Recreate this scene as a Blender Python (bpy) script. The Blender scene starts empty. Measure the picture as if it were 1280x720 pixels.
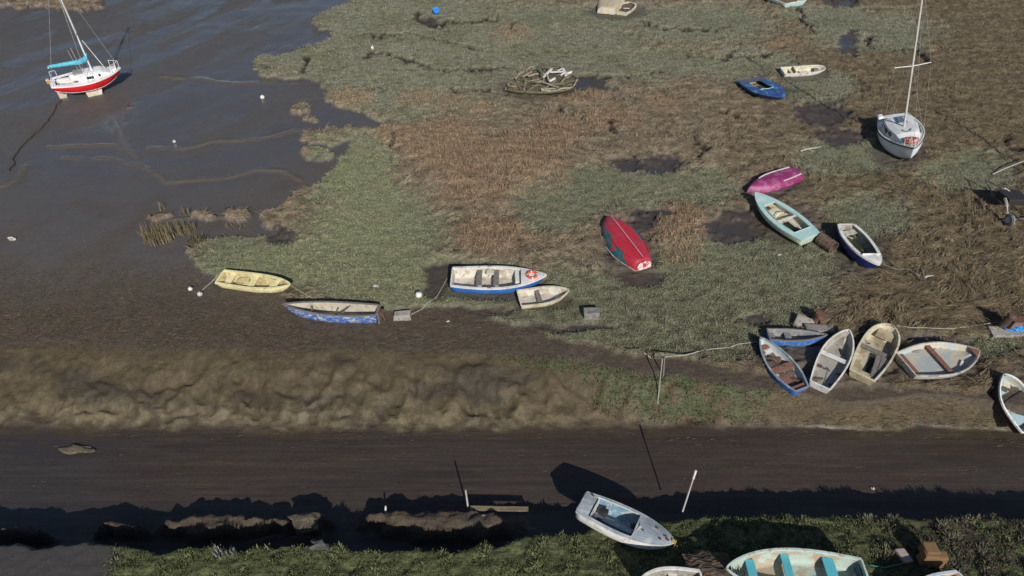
import bpy, bmesh, math, random
import numpy as np
from mathutils import Vector, Matrix, Euler
random.seed(7); rng = np.random.default_rng(11)
R = math.radians
S = bpy.context.scene
COL = S.collection
# ------------------------------------------------------------------ camera, light, exposure
CH, PITCH, F = 19.5, R(42), 834.0
cam = bpy.data.cameras.new('camera'); co = bpy.data.objects.new('camera', cam); COL.objects.link(co)
co.location = (0, 0, CH); co.rotation_euler = (R(90) - PITCH, 0, 0)
cam.sensor_width = 36; cam.lens = 36 * F / 1280; cam.clip_end = 6000; cam.clip_start = .5
S.camera = co
SUN_EL, SUN_AZ = R(33), R(15.5)
W = bpy.data.worlds.new('World'); S.world = W; W.use_nodes = True
nt = W.node_tree; bg = nt.nodes['Background']; sky = nt.nodes.new('ShaderNodeTexSky')
sky.sky_type = 'NISHITA'; sky.sun_disc = False; sky.sun_elevation = SUN_EL; sky.sun_rotation = math.pi - SUN_AZ
sky.air_density = 1.0; sky.dust_density = .6; sky.ozone_density = 1.5
nt.links.new(sky.outputs[0], bg.inputs[0]); bg.inputs[1].default_value = .068
sl = bpy.data.lights.new('sun', 'SUN'); sl.energy = 4.4; sl.angle = R(.5); sl.color = (1, .95, .87)
so = bpy.data.objects.new('sun', sl); COL.objects.link(so)
dv = Vector((-math.sin(SUN_AZ) * math.cos(SUN_EL), math.cos(SUN_AZ) * math.cos(SUN_EL), -math.sin(SUN_EL)))
so.rotation_euler = dv.to_track_quat('-Z', 'Y').to_euler(); so.location = (10, -20, 30)
S.view_settings.view_transform = 'Standard'; S.view_settings.look = 'None'
S.view_settings.exposure = 0.0; S.view_settings.gamma = 1

# ------------------------------------------------------------------ pixel <-> ground (survey of the photograph)
sp_, cp_ = math.sin(PITCH), math.cos(PITCH)
def at(x, y, z=0.0):
    u, v = (x - 640) / F, (y - 360) / F
    d = (CH - z) / (sp_ + v * cp_)
    return (u * d, ((CH - z) * cp_ - v * d) / sp_, z)
def proj(X, Y, Z=0.0):
    d = Y * cp_ + (CH - Z) * sp_
    return 640 + F * X / d, 360 + F * ((CH - Z) * cp_ - Y * sp_) / d

# ------------------------------------------------------------------ noise
_rs = np.random.default_rng(5); _PM = np.concatenate([_rs.permutation(1024)] * 2).astype(np.int32)
_ga = _rs.uniform(0, 2 * math.pi, 1024); _GXY = np.stack([np.cos(_ga), np.sin(_ga)], -1).astype(np.float32)
def gnoise(x, y, seed=0):
    x, y = np.broadcast_arrays(np.asarray(x, np.float32), np.asarray(y, np.float32))
    ix = np.floor(x); iy = np.floor(y); fx = x - ix; fy = y - iy
    ix = (ix.astype(np.int32) + seed * 131) & 1023; iy = (iy.astype(np.int32) + seed * 71) & 1023
    u = fx * fx * (3 - 2 * fx); v = fy * fy * (3 - 2 * fy)
    pa = _PM[ix]; pb = _PM[(ix + 1) & 1023]; iy1 = (iy + 1) & 1023
    def g(p, j, a, b):
        G = _GXY[_PM[p + j]]; return G[..., 0] * (fx - a) + G[..., 1] * (fy - b)
    lo = g(pa, iy, 0, 0); lo += u * (g(pb, iy, 1, 0) - lo)
    hi = g(pa, iy1, 0, 1); hi += u * (g(pb, iy1, 1, 1) - hi)
    return 1.5 * (lo + v * (hi - lo))
def fbm(x, y, o=4, seed=0, gain=.5):
    r = 0; a = 1; n = 0
    for i in range(o):
        r = r + a * gnoise(x * 2 ** i, y * 2 ** i, seed + i * 17); n += a; a *= gain
    return r / n
def ridged(x, y, o=4, seed=0):
    r = 0; a = 1; n = 0
    for i in range(o):
        r = r + a * (1 - np.abs(gnoise(x * 2 ** i, y * 2 ** i, seed + i * 17)) * 1.6); n += a; a *= .5
    return r / n
def sst(a, b, x):
    t = np.clip((x - a) / (b - a), 0, 1); return t * t * (3 - 2 * t)

# ------------------------------------------------------------------ terrain layout
DF = -1.4      # channel floor
def curve(pts):
    """(px, py, z) survey points -> arrays of world X, Y, Z"""
    P = sorted(at(*p) for p in pts); a = np.array(P); return a
far_top = curve([(-300, 428, -.1), (0, 428, -.1), (300, 430, -.1), (560, 432, 0), (700, 440, 0), (830, 462, 0), (1000, 492, -.05), (1280, 500, -.05), (1600, 500, -.05)])
far_foot = curve([(-300, 540, DF), (0, 538, DF), (300, 544, DF), (640, 541, DF), (850, 536, DF), (1100, 536, DF), (1280, 537, DF), (1600, 537, DF)])
near_edge = curve([(-400, 684, 0), (0, 684, 0), (120, 682, 0), (200, 690, .05), (400, 684, .05), (520, 692, .05), (600, 684, .0), (660, 676, -.05), (720, 667, -.28), (780, 658, -.42), (880, 650, -.38), (960, 645, -.33), (1100, 648, -.3), (1280, 650, -.28), (1700, 650, -.28)])
near_w = .45

def seg_dist(px, py, poly, wy=1.0):
    d = np.full(px.shape, 1e9)
    for (ax, ay), (bx, by) in zip(poly[:-1], poly[1:]):
        dx, dy = bx - ax, (by - ay) * wy
        t = np.clip(((px - ax) * dx + (py - ay) * wy * dy) / (dx * dx + dy * dy), 0, 1)
        d = np.minimum(d, np.hypot(px - ax - t * dx, (py - ay) * wy - t * dy))
    return d
def inpoly(px, py, poly):
    c = np.zeros(px.shape, bool); n = len(poly)
    for i in range(n):
        x1, y1 = poly[i]; x2, y2 = poly[(i + 1) % n]
        if y1 == y2: continue
        k = ((y1 > py) != (y2 > py)) & (px < (x2 - x1) * (py - y1) / (y2 - y1) + x1)
        c ^= k
    return c
def blobs(px, py, L):
    m = np.full(px.shape, -9.0)
    for (cx, cy, rx, ry) in L:
        m = np.maximum(m, 1 - np.hypot((px - cx) / rx, (py - cy) / ry))
    return m     # >0 inside

MARSH = [(470, -400), (440, -30), (433, 0), (402, 13), (388, 28), (417, 40), (387, 58), (353, 67), (325, 93), (345, 97), (400, 98), (402, 118), (408, 128), (463, 143), (487, 153), (470, 158),
         (408, 160), (410, 168), (443, 173), (420, 200), (395, 225), (378, 235), (352, 258), (323, 268), (326, 280), (352, 290), (330, 296), (267, 294), (233, 310), (247, 333),
         (273, 345), (330, 366), (380, 378), (450, 384), (500, 384), (545, 380), (600, 392), (640, 404), (700, 420), (780, 436), (900, 452), (1000, 476), (1200, 486), (2600, 490), (2600, -400)]
ISL = [(403, 172, 24, 7), (393, 190, 21, 7), (378, 134, 11, 5), (346, 78, 28, 12), (255, 270, 13, 4), (295, 268, 16, 6), (200, 268, 10, 4), (0, -2, 110, 9), (90, 2, 40, 9), (389, 145, 7, 3)]
ORANGE = [(438, 122, 36, 17), (545, 124, 55, 16), (600, 135, 30, 12), (500, 170, 40, 14), (560, 185, 80, 30), (610, 220, 85, 45), (560, 165, 60, 22), (620, 297, 60, 26), (700, 165, 40, 22), (655, 190, 60, 30),
          (850, 285, 48, 42), (850, 320, 30, 20), (720, 120, 50, 14), (760, 150, 50, 16), (640, 40, 35, 14), (980, 55, 30, 8), (830, 128, 30, 10), (690, 215, 30, 30)]
GREEN = [(500, 60, 190, 90), (700, 60, 120, 40), (440, 215, 55, 50), (470, 290, 90, 60), (320, 320, 90, 30), (520, 355, 150, 42), (330, 345, 90, 24), (880, 425, 110, 28), (760, 235, 120, 28), (640, 390, 200, 40), (780, 390, 170, 60), (900, 350, 130, 60),
         (870, 235, 60, 24), (700, 100, 60, 20), (800, 80, 110, 22), (930, 80, 60, 20), (1085, 270, 55, 28), (1060, 195, 70, 26), (1090, 40, 80, 28), (1020, 110, 50, 22), (1215, 215, 60, 24), (975, 330, 80, 55),
         (1040, 20, 60, 14), (750, 20, 160, 14), (880, 30, 90, 26), (700, 250, 60, 40), (1240, 432, 40, 16), (965, 395, 40, 22), (990, 370, 60, 26)]
MUDPATCH = [(925, 280, 46, 22), (905, 292, 30, 14), (812, 268, 34, 10), (795, 282, 20, 12), (825, 205, 34, 14), (782, 203, 20, 10), (735, 103, 26, 12), (1030, 142, 42, 18), (545, 350, 18, 26), (560, 332, 22, 8),
            (1050, 170, 40, 12), (1170, 425, 50, 8), (1060, 62, 18, 9), (455, 388, 60, 10), (570, 388, 80, 8), (700, 408, 70, 6), (800, 345, 34, 14), (1052, 2, 24, 7), (350, 292, 20, 12), (1062, 48, 12, 10), (945, 395, 20, 8), (775, 300, 20, 30), (535, 25, 18, 6)]
SCOUR = [(315, 358, 62, 13), (415, 399, 74, 13), (625, 358, 72, 17), (680, 376, 42, 11), (787, 318, 38, 32), (965, 236, 40, 15), (985, 280, 47, 24), (1075, 320, 36, 28), (955, 112, 35, 13), (1003, 92, 35, 9), (995, 432, 50, 15), (985, 465, 38, 42), (1040, 460, 36, 40), (1095, 455, 40, 38), (1178, 458, 58, 24), (1123, 190, 40, 20), (1270, 500, 30, 50), (770, 14, 40, 10), (672, 110, 52, 16)]
PUDDLE = [(783, 203, 13, 7), (838, 197, 12, 8), (828, 210, 16, 5), (1060, 48, 8, 9), (1053, 1, 17, 4), (915, 283, 26, 8), (731, 103, 12, 5)]
CREEKS = [([(455, 45), (500, 42), (560, 50), (610, 62)], 3), ([(640, 100), (700, 92), (760, 95), (830, 90)], 3), ([(800, 28), (850, 36), (900, 34)], 3), ([(860, 70), (900, 72), (960, 66)], 3), ([(1000, 10), (1004, 26), (1012, 42)], 4), ([(700, 140), (760, 155), (770, 170)], 3), ([(430, 110), (455, 105), (480, 112)], 2), ([(560, 110), (600, 112), (640, 118)], 3), ([(1120, 60), (1150, 66), (1160, 80)], 4), ([(1180, 120), (1190, 128)], 4), ([(860, 170), (880, 186), (874, 200)], 4), ([(900, 140), (930, 150)], 3),
          ([(520, 14), (528, 26), (540, 31), (575, 27), (620, 24)], 5), ([(455, 68), (480, 63), (500, 68), (515, 77), (540, 84), (600, 86), (640, 84)], 4), ([(380, 88), (385, 78), (378, 70)], 4),
          ([(500, 165), (488, 178), (494, 186)], 3), ([(640, 28), (645, 36), (638, 44)], 3), ([(1085, 45), (1088, 56)], 4), ([(1258, 175), (1266, 190), (1280, 186)], 6),
          ([(1000, 300), (1015, 312), (1040, 318)], 3)]
RIDGES = [[(80, 195), (130, 196), (150, 198), (185, 208), (207, 225), (250, 222), (290, 218), (322, 210), (355, 212), (375, 222)],
          [(60, 181), (140, 178), (160, 186), (170, 192)], [(185, 183), (225, 184), (245, 180), (262, 174), (300, 174), (335, 170), (365, 162), (395, 160)],
          [(200, 93), (250, 95), (290, 102), (330, 102), (400, 99)], [(0, 230), (25, 222), (30, 205)], [(200, 272), (290, 268)]]

def fields(X, Y):
    """everything about the ground at world X, Y: dictionary of arrays"""
    px0, py0 = proj(X, Y)
    n1 = fbm(X * .55, Y * .55, 4, 3); n2 = fbm(X * .55, Y * .55, 4, 31); n3 = fbm(X * 2.1, Y * 2.1, 3, 57); n4 = fbm(X * 2.1, Y * 2.1, 3, 71)
    px = px0 + 14 * n1 + 7 * n3; py = py0 + 8 * n2 + 5 * n4
    marsh = inpoly(px, py, MARSH).astype(float)
    isl = blobs(px, py, ISL)
    marsh = np.maximum(marsh, (isl > 0).astype(float))
    yt = np.interp(X, far_top[:, 0], far_top[:, 1]); zt = np.interp(X, far_top[:, 0], far_top[:, 2])
    yf = np.interp(X, far_foot[:, 0], far_foot[:, 1])
    yn = np.interp(X, near_edge[:, 0], near_edge[:, 1]); zn = np.interp(X, near_edge[:, 0], near_edge[:, 2])
    yt = yt + .5 * fbm(X * .35, X * 0 + 3, 2, 5); yf = yf + .34 * fbm(X * .4, X * 0 + 9, 4, 6)
    yn = yn + .30 * fbm(X * .8, X * 0 + 5, 3, 8) + .14 * fbm(X * 3, X * 0 + 5, 2, 9)
    pb = np.clip((yt - Y) / (yt - yf), 0, 1)                       # 0 at top of far bank, 1 at foot
    bankm = ((Y < yt + .3) & (Y > yf - .2)).astype(float)
    chan = (Y <= yf) & (Y > yn)
    near = Y <= yn
    # flats
    right = sst(5, 16, X)
    z = np.where(marsh > 0, 0.0, -.16)
    und = .10 * fbm(X * .25, Y * .25, 3, 91)
    hf = fbm(X * 3.1, Y * 4.5, 3, 14); green = blobs(px, py, GREEN) + .42 * fbm(X * .7, Y * 1.1, 3, 13) + .50 * hf + .10
    orange = blobs(px, py, ORANGE) * 1.1 + .45 * fbm(X * .9, Y * 1.5, 3, 19) + .40 * hf - .03
    gm = sst(-.18, .34, green); om = sst(-.05, .5, orange) * (1 - .35 * gm)
    straw = np.clip(1 - gm, 0, 1)
    hf0 = fbm(X * 3.1, Y * 4.5, 3, 15); mp = blobs(px, py, MUDPATCH) + .25 * n3; mudp = np.maximum(sst(-.10, .30, mp + .15 * hf0), .75 * sst(-.15, .25, blobs(px0, py0, SCOUR) + .25 * n4))
    pud = sst(.0, .15, blobs(px, py, PUDDLE) + .1 * n4)
    z = z + und
    hum = .09 * ridged(X * .8, Y * 1.3, 4, 23) + .06 * fbm(X * 3.2, Y * 4.2, 3, 29)
    sw = .27 * ridged(X * .55 + .5 * n1, Y * 1.1 + .5 * n2, 4, 37) + .085 * fbm(X * 2.2, Y * 3.6, 3, 41) - .14 * sst(.2, .6, fbm(X * 1.6, Y * 2.2, 3, 43))
    z = z + marsh * (hum * (1 - straw * .6) * .75 + sw * straw - .06)
    z = z + marsh * om * .08
    # soft edge step of the marsh islands
    ck = np.zeros(X.shape)
    for poly, w in CREEKS:
        d = seg_dist(px, py, poly, 1.6); ck = np.maximum(ck, 1 - sst(w * .35, w * 1.2, d))
    z = z - .22 * ck * marsh - .14 * mudp * marsh
    z = z * (1 - pud) + pud * (und - .16)
    rg = np.zeros(X.shape)
    px2, py2 = px0 + 5 * n1 + 3 * n3, py0 + 3 * n2
    for poly in RIDGES:
        d = seg_dist(px2, py2, poly, 2.0); rg = np.maximum(rg, (1 - sst(1.0, 5.5, d)) * sst(-.6, .05, fbm(X * .6, Y * .6, 3, 49)))
    mudf = (1 - marsh)
    z = z + mudf * (.07 * rg * (Y > yt))
    # rills on the upper mud flats
    a = R(57); xr = X * math.cos(a) + Y * math.sin(a); yr = -X * math.sin(a) + Y * math.cos(a)
    rill = ridged(xr * .06 + .4 * n1, yr * .42, 3, 47)
    rz = sst(30, 46, Y) * mudf
    z = z - .03 * sst(.72, 1.0, rill) * rz * sst(-.1, .3, n1 + .2)
    z = z + mudf * (.012 * fbm(X * 1.0, Y * 1.0, 2, 53) + .022 * fbm(X * 4, Y * 7, 2, 54) * (1 - sst(19.5, 24, Y)))
    ftop = z
    # far bank
    lumps = ridged(X * .55 + .9 * n2, Y * .60 + .6 * n1, 3, 61)
    lum2 = ridged(X * 2.2 + .5 * n1 + .6 * Y, Y * 1.1, 3, 67)
    prof = .25 * pb ** 1.25 + .75 * sst(0, 1, pb)
    zb = ftop * (1 - pb) + DF * prof + np.sin(np.clip(pb, 0, 1) * math.pi) * (.26 * (lumps - .72) + .15 * (lum2 - .7)) + zt * 0
    dril = ridged(X * 1.7 + Y * 1.6 + 1.2 * n2, Y * .7 - X * .3 + n1, 4, 86)
    bump2 = sst(.55, .8, pb) * (1 - sst(.9, 1, pb))
    zb = zb + np.sin(np.clip(pb, 0, 1) * math.pi) * (.08 * (ridged(X * 2.0 + Y * 2.2 + n2, Y * .7 + n1, 2, 84) - .6) + .02 * fbm(X * 6, Y * 4, 2, 85))
    zb = zb + bump2 * .12 * (dril - .5)
    zb = zb + bump2 * .17 * (ridged(X * .9 + n2, Y * 1.3 + n1, 4, 83) - .4)
    zc = DF + .012 * fbm(X * .6, Y * 5, 3, 73) + .02 * fbm(X * .3, Y * 1.2, 2, 75)
    cx, cy = proj(X, Y, -1.0)
    mound = sst(0, .5, blobs(cx + 22 * n3, cy + 8 * n4, [(560, 655, 112, 22), (490, 648, 46, 9), (265, 657, 76, 16), (385, 652, 34, 12), (330, 655, 40, 8), (30, 668, 50, 6), (150, 662, 40, 6)]))
    zc = zc + mound * (.60 + .22 * fbm(X * 1.5, Y * 1.5, 4, 77) + .12 * ridged(X * 2.5, Y * 2.5, 3, 78))
    back = np.clip((yn - Y) / 2.5, 0, 1)
    zr = zn * (1 - back) + .05 * back
    nearg = sst(130, 175, px0 + 30 * n1 + 0 * py0) * 1.0
    nz = zr + (.10 * ridged(X * 1.2, Y * 1.2, 3, 87) - .07 + .07 * fbm(X * 4.0, Y * 4.0, 3, 89)) * (.25 + .75 * nearg)
    kb = sst(-.75, .45, yf - Y + .15 * n3); zb = zb * (1 - kb) + zc * kb; zc = np.where(Y > yf - .6, zb, zc)
    # cliff just beyond yn
    tc = np.clip((Y - yn) / near_w, 0, 1)
    zcl = nz * (1 - sst(0, 1, tc)) + zc * sst(0, 1, tc)
    z = np.where(Y > yt, ftop, np.where(Y > yf, zb, np.where(Y > yn + near_w, zc, np.where(Y > yn, zcl, nz))))
    return dict(px=px0, py=py0, marsh=marsh, gm=gm, om=om, straw=straw, mudp=mudp, pud=pud, ck=ck, rg=rg, rill=rill, rz=rz, pb=pb,
                yt=yt, yf=yf, yn=yn, z=z, lumps=lumps, lum2=lum2, n1=n1, n2=n2, n3=n3, n4=n4, mound=mound, nearg=nearg, xr=xr, yr=yr, tc=tc)

def lerp3(a, b, m): return a * (1 - m[..., None]) + np.array(b) * m[..., None]

def ground_colour(X, Y, f):
    sh = X.shape
    MUD = (.086, .077, .074); WMUD = (.036, .034, .036); BMUD = (.098, .074, .046); CH_ = (.044, .031, .024)
    GR = (.168, .170, .110); GG = (.205, .203, .142); ST = (.185, .146, .092); STD = (.074, .055, .034); OR = (.310, .212, .132)
    c = np.zeros(sh + (3,)) + np.array(MUD)
    nA = fbm(X * .35, Y * .35, 3, 101); nB = fbm(X * 1.7, Y * 2.6, 4, 103); nC = fbm(X * 6, Y * 9, 2, 107)
    c = lerp3(c, (.084, .068, .056), sst(-.1, .5, nA) * (1 - sst(34, 44, Y)))
    c = lerp3(c, (.120, .095, .062), f['rg'] * .6)
    c = lerp3(c, (.070, .062, .052), sst(44, 52, Y) * sst(-.3, .2, nA) * .5)
    # lower mud with weed litter above bank
    low = (1 - sst(20, 25, Y + 1.2 * f['n1'])) * (Y > f['yt'] - 1)
    c = lerp3(c, (.078, .060, .043), low * .9)
    c = lerp3(c, (.105, .085, .058), low * sst(.1, .55, nB + .5 * nC) * .6)
    m = f['marsh']
    rt_ = sst(880, 1080, f['px'] + 60 * f['n1'] - .5 * (f['py'] - 200) * 0)
    g = np.zeros(sh + (3,)) + np.array((.245, .196, .136)); g = lerp3(g, (.178, .140, .088), rt_)
    g = lerp3(g, STD, sst(-.05, .5, nB) * .75)
    g = lerp3(g, GG, f['gm'] * sst(-.35, .25, nA + .35 * sst(300, 120, f['py']) * 1.0) )
    g = lerp3(g, GR, f['gm'] * sst(-.3, .35, -nA + .6 * sst(120, 300, f['py']) - .15))
    g = lerp3(g, (.075, .068, .040), f['gm'] * sst(.05, .5, nB) * .6)
    g = lerp3(g, (.196, .206, .114), f['gm'] * .85 * sst(-.3, .6, blobs(f['px'], f['py'], [(455, 240, 70, 90), (440, 300, 110, 60), (350, 335, 110, 34), (500, 350, 120, 40), (390, 180, 40, 16)]) + .3 * nB))
    g = lerp3(g, OR, f['om'] * sst(-.4, .3, nB + .2) * .8)
    g = lerp3(g, (.11, .075, .042), f['om'] * sst(.1, .5, -nC) * .5)
    g = lerp3(g, (.052, .040, .034), f['mudp'] * .95)
    g = lerp3(g, (.035, .026, .020), f['ck'])
    # lower fringe of the marsh is thinner: brown mud shows through
    fr = sst(330, 415, f['py']) * sst(-.25, .25, nB + .3 * nA)
    g = lerp3(g, (.062, .048, .030), fr * .40 * (f['px'] < 1000))
    c = lerp3(c, (0, 0, 0), m) + g * m[..., None]
    # far bank
    b = np.zeros(sh + (3,)) + np.array((.082, .063, .036))
    lo = fbm(X * .22, Y * .9, 3, 109); dr = ridged(X * 2.6 + Y * 1.2 + f['n1'], Y * .7, 3, 110)
    b = lerp3(b, (.155, .126, .076), sst(.50, .80, f['pb'] + .25 * lo) * (1 - sst(.93, 1, f['pb'])) * sst(.35, .85, f['lumps']))  # paler lower lumps: sun catching the steep foot is put into the colour
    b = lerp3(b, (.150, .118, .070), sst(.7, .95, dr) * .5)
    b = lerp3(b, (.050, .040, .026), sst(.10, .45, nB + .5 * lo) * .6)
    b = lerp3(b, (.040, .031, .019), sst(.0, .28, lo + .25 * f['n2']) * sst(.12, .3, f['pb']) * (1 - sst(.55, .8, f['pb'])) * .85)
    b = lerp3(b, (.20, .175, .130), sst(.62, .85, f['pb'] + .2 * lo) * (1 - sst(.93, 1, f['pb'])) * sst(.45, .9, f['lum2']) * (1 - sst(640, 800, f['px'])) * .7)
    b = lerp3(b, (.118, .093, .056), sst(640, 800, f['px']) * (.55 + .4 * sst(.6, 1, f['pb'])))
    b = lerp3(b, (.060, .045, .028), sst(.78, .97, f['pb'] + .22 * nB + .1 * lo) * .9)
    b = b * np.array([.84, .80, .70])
    gb = sst(-.1, .35, blobs(f['px'], f['py'], [(700, 442, 70, 14), (790, 455, 70, 30), (850, 466, 120, 38), (930, 474, 60, 28), (1240, 436, 50, 14), (1000, 520, 20, 6)]) + .35 * fbm(X * 1.3, Y * 1.3, 3, 111))
    b = lerp3(b, (.062, .070, .028), gb * sst(-.3, .2, nB + .1))
    
    wb = sst(0, .10, f['pb'])[..., None]
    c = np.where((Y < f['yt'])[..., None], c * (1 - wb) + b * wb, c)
    # channel
    h = np.zeros(sh + (3,)) + np.array(CH_)
    h = lerp3(h, (.062, .046, .036), sst(.1, .6, fbm(X * .3, Y * 5, 4, 113)) * .7)
    h = lerp3(h, (.034, .026, .022), sst(.1, .5, fbm(X * .2, Y * 2, 3, 114)) * .6)
    h = lerp3(h, (.085, .066, .048), f['mound'] * .8)
    h = lerp3(h, (.038, .034, .034), sst(200, 60, f['px']) * .6)
    kc = sst(-.35, .35, (f['yf'] - Y) + .5 * f['n3'] + .5 * lo)[..., None]
    c = np.where((Y < f['yf'] + .3)[..., None], c * (1 - kc) + h * kc, c)
    # near bank
    n = np.zeros(sh + (3,)) + np.array((.052, .046, .042))
    ng = np.zeros(sh + (3,)) + np.array((.105, .118, .050))
    ng = lerp3(ng, (.030, .030, .016), sst(0, .4, nC + .4 * nB) * .7)
    ng = lerp3(ng, (.085, .068, .045), sst(1080, 1200, f['px']) * sst(-.2, .2, nB))
    n = n * (1 - f['nearg'][..., None]) + ng * f['nearg'][..., None]
    kn = sst(-.3, .15, f['yn'] + near_w * .6 - Y)[..., None]
    c = np.where((Y < f['yn'] + near_w * 1.4)[..., None], c * (1 - kn) + n * kn, c)
    # wetness
    mud = 1 - m
    wet = .45 * mud + 0 * X
    st = fbm(f['xr'] * .035, f['yr'] * .22, 3, 127) + .3 * nA
    wet = wet + mud * sst(24, 36, Y) * (.12 + .60 * sst(-.12, .22, st)) - .3 * f['rg']
    bl_ = np.zeros(sh)
    for poly, w_ in (([(10, 78), (60, 62), (110, 48), (150, 42)], 9), ([(110, 95), (170, 82), (225, 55), (330, 3)], 10), ([(170, 50), (240, 22), (275, 0)], 6), ([(290, 22), (330, 12), (400, 3)], 12), ([(180, 130), (240, 118), (330, 70), (370, 40)], 20), ([(0, 132), (60, 118), (80, 116)], 10), ([(60, 200), (120, 215)], 16), ([(190, 205), (250, 195), (310, 190)], 8)):
        d = seg_dist(f['px'] + 9 * f['n1'] + 3 * f['n3'], f['py'] + 4 * f['n2'] + 2 * f['n4'], poly, 2.0); bl_ = np.maximum(bl_, 1 - sst(w_ * .3, w_ * 1.6, d))
    wet = wet * (.8 + 0 * bl_) + .55 * bl_ * mud * (1 - f['rg'])
    wet = wet - .35 * low
    wet = np.where(Y < f['yt'], .30 + .04 * sst(.6, 1, f['pb']) + .12 * nA, wet)
    wet = np.where(Y < f['yf'] + .1, .45 - .4 * f['mound'] + .35 * fbm(X * .15, Y * 1.2, 3, 131), wet)
    wet = np.where(Y < f['yn'] + .1, .35 * (1 - f['nearg']), wet)
    wet = np.maximum(wet, .5 * f['mudp'] * m); wet = np.maximum(wet, f['pud'] * m * (Y > f['yt']))
    fibre = m * f['straw'] * (1 - f['mudp']) * (Y > f['yt'])
    grass = m * (1 - f['mudp']) * (1 - f['pud']) * (Y > f['yt'])
    grass = np.where(Y < f['yn'], f['nearg'], grass)
    rb = sst(900, 1000, f['px'] + 30 * f['n1']) * (1 - sst(.7, .98, f['pb'] + .2 * f['n2'])) * (f['pb'] > 0)
    grass = np.where((Y <= f['yt']) & (Y > f['yf']), np.maximum(gb, .7 * rb), grass); fibre = np.where((Y <= f['yt']) & (Y > f['yf']), np.maximum(.8 * rb, .12), fibre)
    ch = ((Y < f['yf'] + .1) & (Y > f['yn'])) * 1.0; tex = np.where((Y <= f['yt']) & (Y > f['yf']), np.maximum(grass, .42), grass)
    return np.clip(c, .004, .9), np.clip(wet, 0, 1), fibre, grass, tex, ch

# grid
def axis(a, b, da, db):
    out = [a]
    while out[-1] < b:
        t = (out[-1] - a) / (b - a); out.append(out[-1] + da + (db - da) * t)
    return np.array(out)
ys = axis(7.2, 64, .045, .20)
ext = np.array([1, 3, 8, 20, 50, 130, 350, 1000, 3000.0])
xs = np.arange(-46, 46.01, .10)
ys = np.concatenate([ys[0] - ext[::-1], ys, ys[-1] + ext]); xs = np.concatenate([xs[0] - ext[::-1], xs, xs[-1] + ext])
GX, GY = np.meshgrid(xs, ys)
FLD = fields(np.clip(GX, -48, 48), np.clip(GY, 6.2, 66)); GZ = FLD['z']
def gz(X, Y):
    X = np.asarray(X, float); Y = np.asarray(Y, float)
    i = np.clip(np.searchsorted(xs, X) - 1, 0, len(xs) - 2); j = np.clip(np.searchsorted(ys, Y) - 1, 0, len(ys) - 2)
    u = (X - xs[i]) / (xs[i + 1] - xs[i]); v = (Y - ys[j]) / (ys[j + 1] - ys[j])
    return (GZ[j, i] * (1 - u) + GZ[j, i + 1] * u) * (1 - v) + (GZ[j + 1, i] * (1 - u) + GZ[j + 1, i + 1] * u) * v
def atg(px, py, h=0.0):
    z = 0.0
    for _ in range(12):
        p = at(px, py, z + h); z = z * .4 + .6 * float(gz(p[0], p[1]))
    return Vector((p[0], p[1], z))

# ------------------------------------------------------------------ materials
def mat(name):
    m = bpy.data.materials.new(name); m.use_nodes = True
    n = m.node_tree; b = n.nodes['Principled BSDF']; return m, n, b
def N(n, t, **k):
    o = n.nodes.new(t)
    for a, v in k.items():
        if a in o.inputs: o.inputs[a].default_value = v
        else: setattr(o, a, v)
    return o
def rgba(c): return (c[0], c[1], c[2], 1)
def mixc(n, fac, a, b, mode='MIX'):
    x = n.nodes.new('ShaderNodeMix'); x.data_type = 'RGBA'; x.blend_type = mode
    def s(sock, v):
        if isinstance(v, (tuple, list)): sock.default_value = rgba(v)
        elif isinstance(v, (int, float)): sock.default_value = v
        else: n.links.new(v, sock)
    s(x.inputs[0], fac); s(x.inputs[6], a); s(x.inputs[7], b); return x.outputs[2]
def mathn(n, op, a, b=0.0, c=None, clamp=False):
    x = n.nodes.new('ShaderNodeMath'); x.operation = op; x.use_clamp = clamp
    for i, v in enumerate((a, b) if c is None else (a, b, c)):
        if isinstance(v, (int, float)): x.inputs[i].default_value = v
        else: n.links.new(v, x.inputs[i])
    return x.outputs[0]
def noise(n, scale, detail=4, rough=.55, vec=None, dist=0.0):
    x = n.nodes.new('ShaderNodeTexNoise'); x.inputs['Scale'].default_value = scale; x.inputs['Detail'].default_value = detail
    x.inputs['Roughness'].default_value = rough; x.inputs['Distortion'].default_value = dist
    if vec is not None: n.links.new(vec, x.inputs['Vector'])
    return x.outputs['Fac']
def mapping(n, sc, rot=(0, 0, 0), src='Object'):
    tc = n.nodes.new('ShaderNodeTexCoord'); mp = n.nodes.new('ShaderNodeMapping')
    mp.inputs['Scale'].default_value = sc; mp.inputs['Rotation'].default_value = rot
    n.links.new(tc.outputs[src], mp.inputs['Vector']); return mp.outputs[0]
def ramp(n, fac, a, b):
    x = n.nodes.new('ShaderNodeMapRange'); x.inputs['From Min'].default_value = a; x.inputs['From Max'].default_value = b
    x.interpolation_type = 'SMOOTHSTEP'
    n.links.new(fac, x.inputs['Value']); return x.outputs[0]

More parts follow.
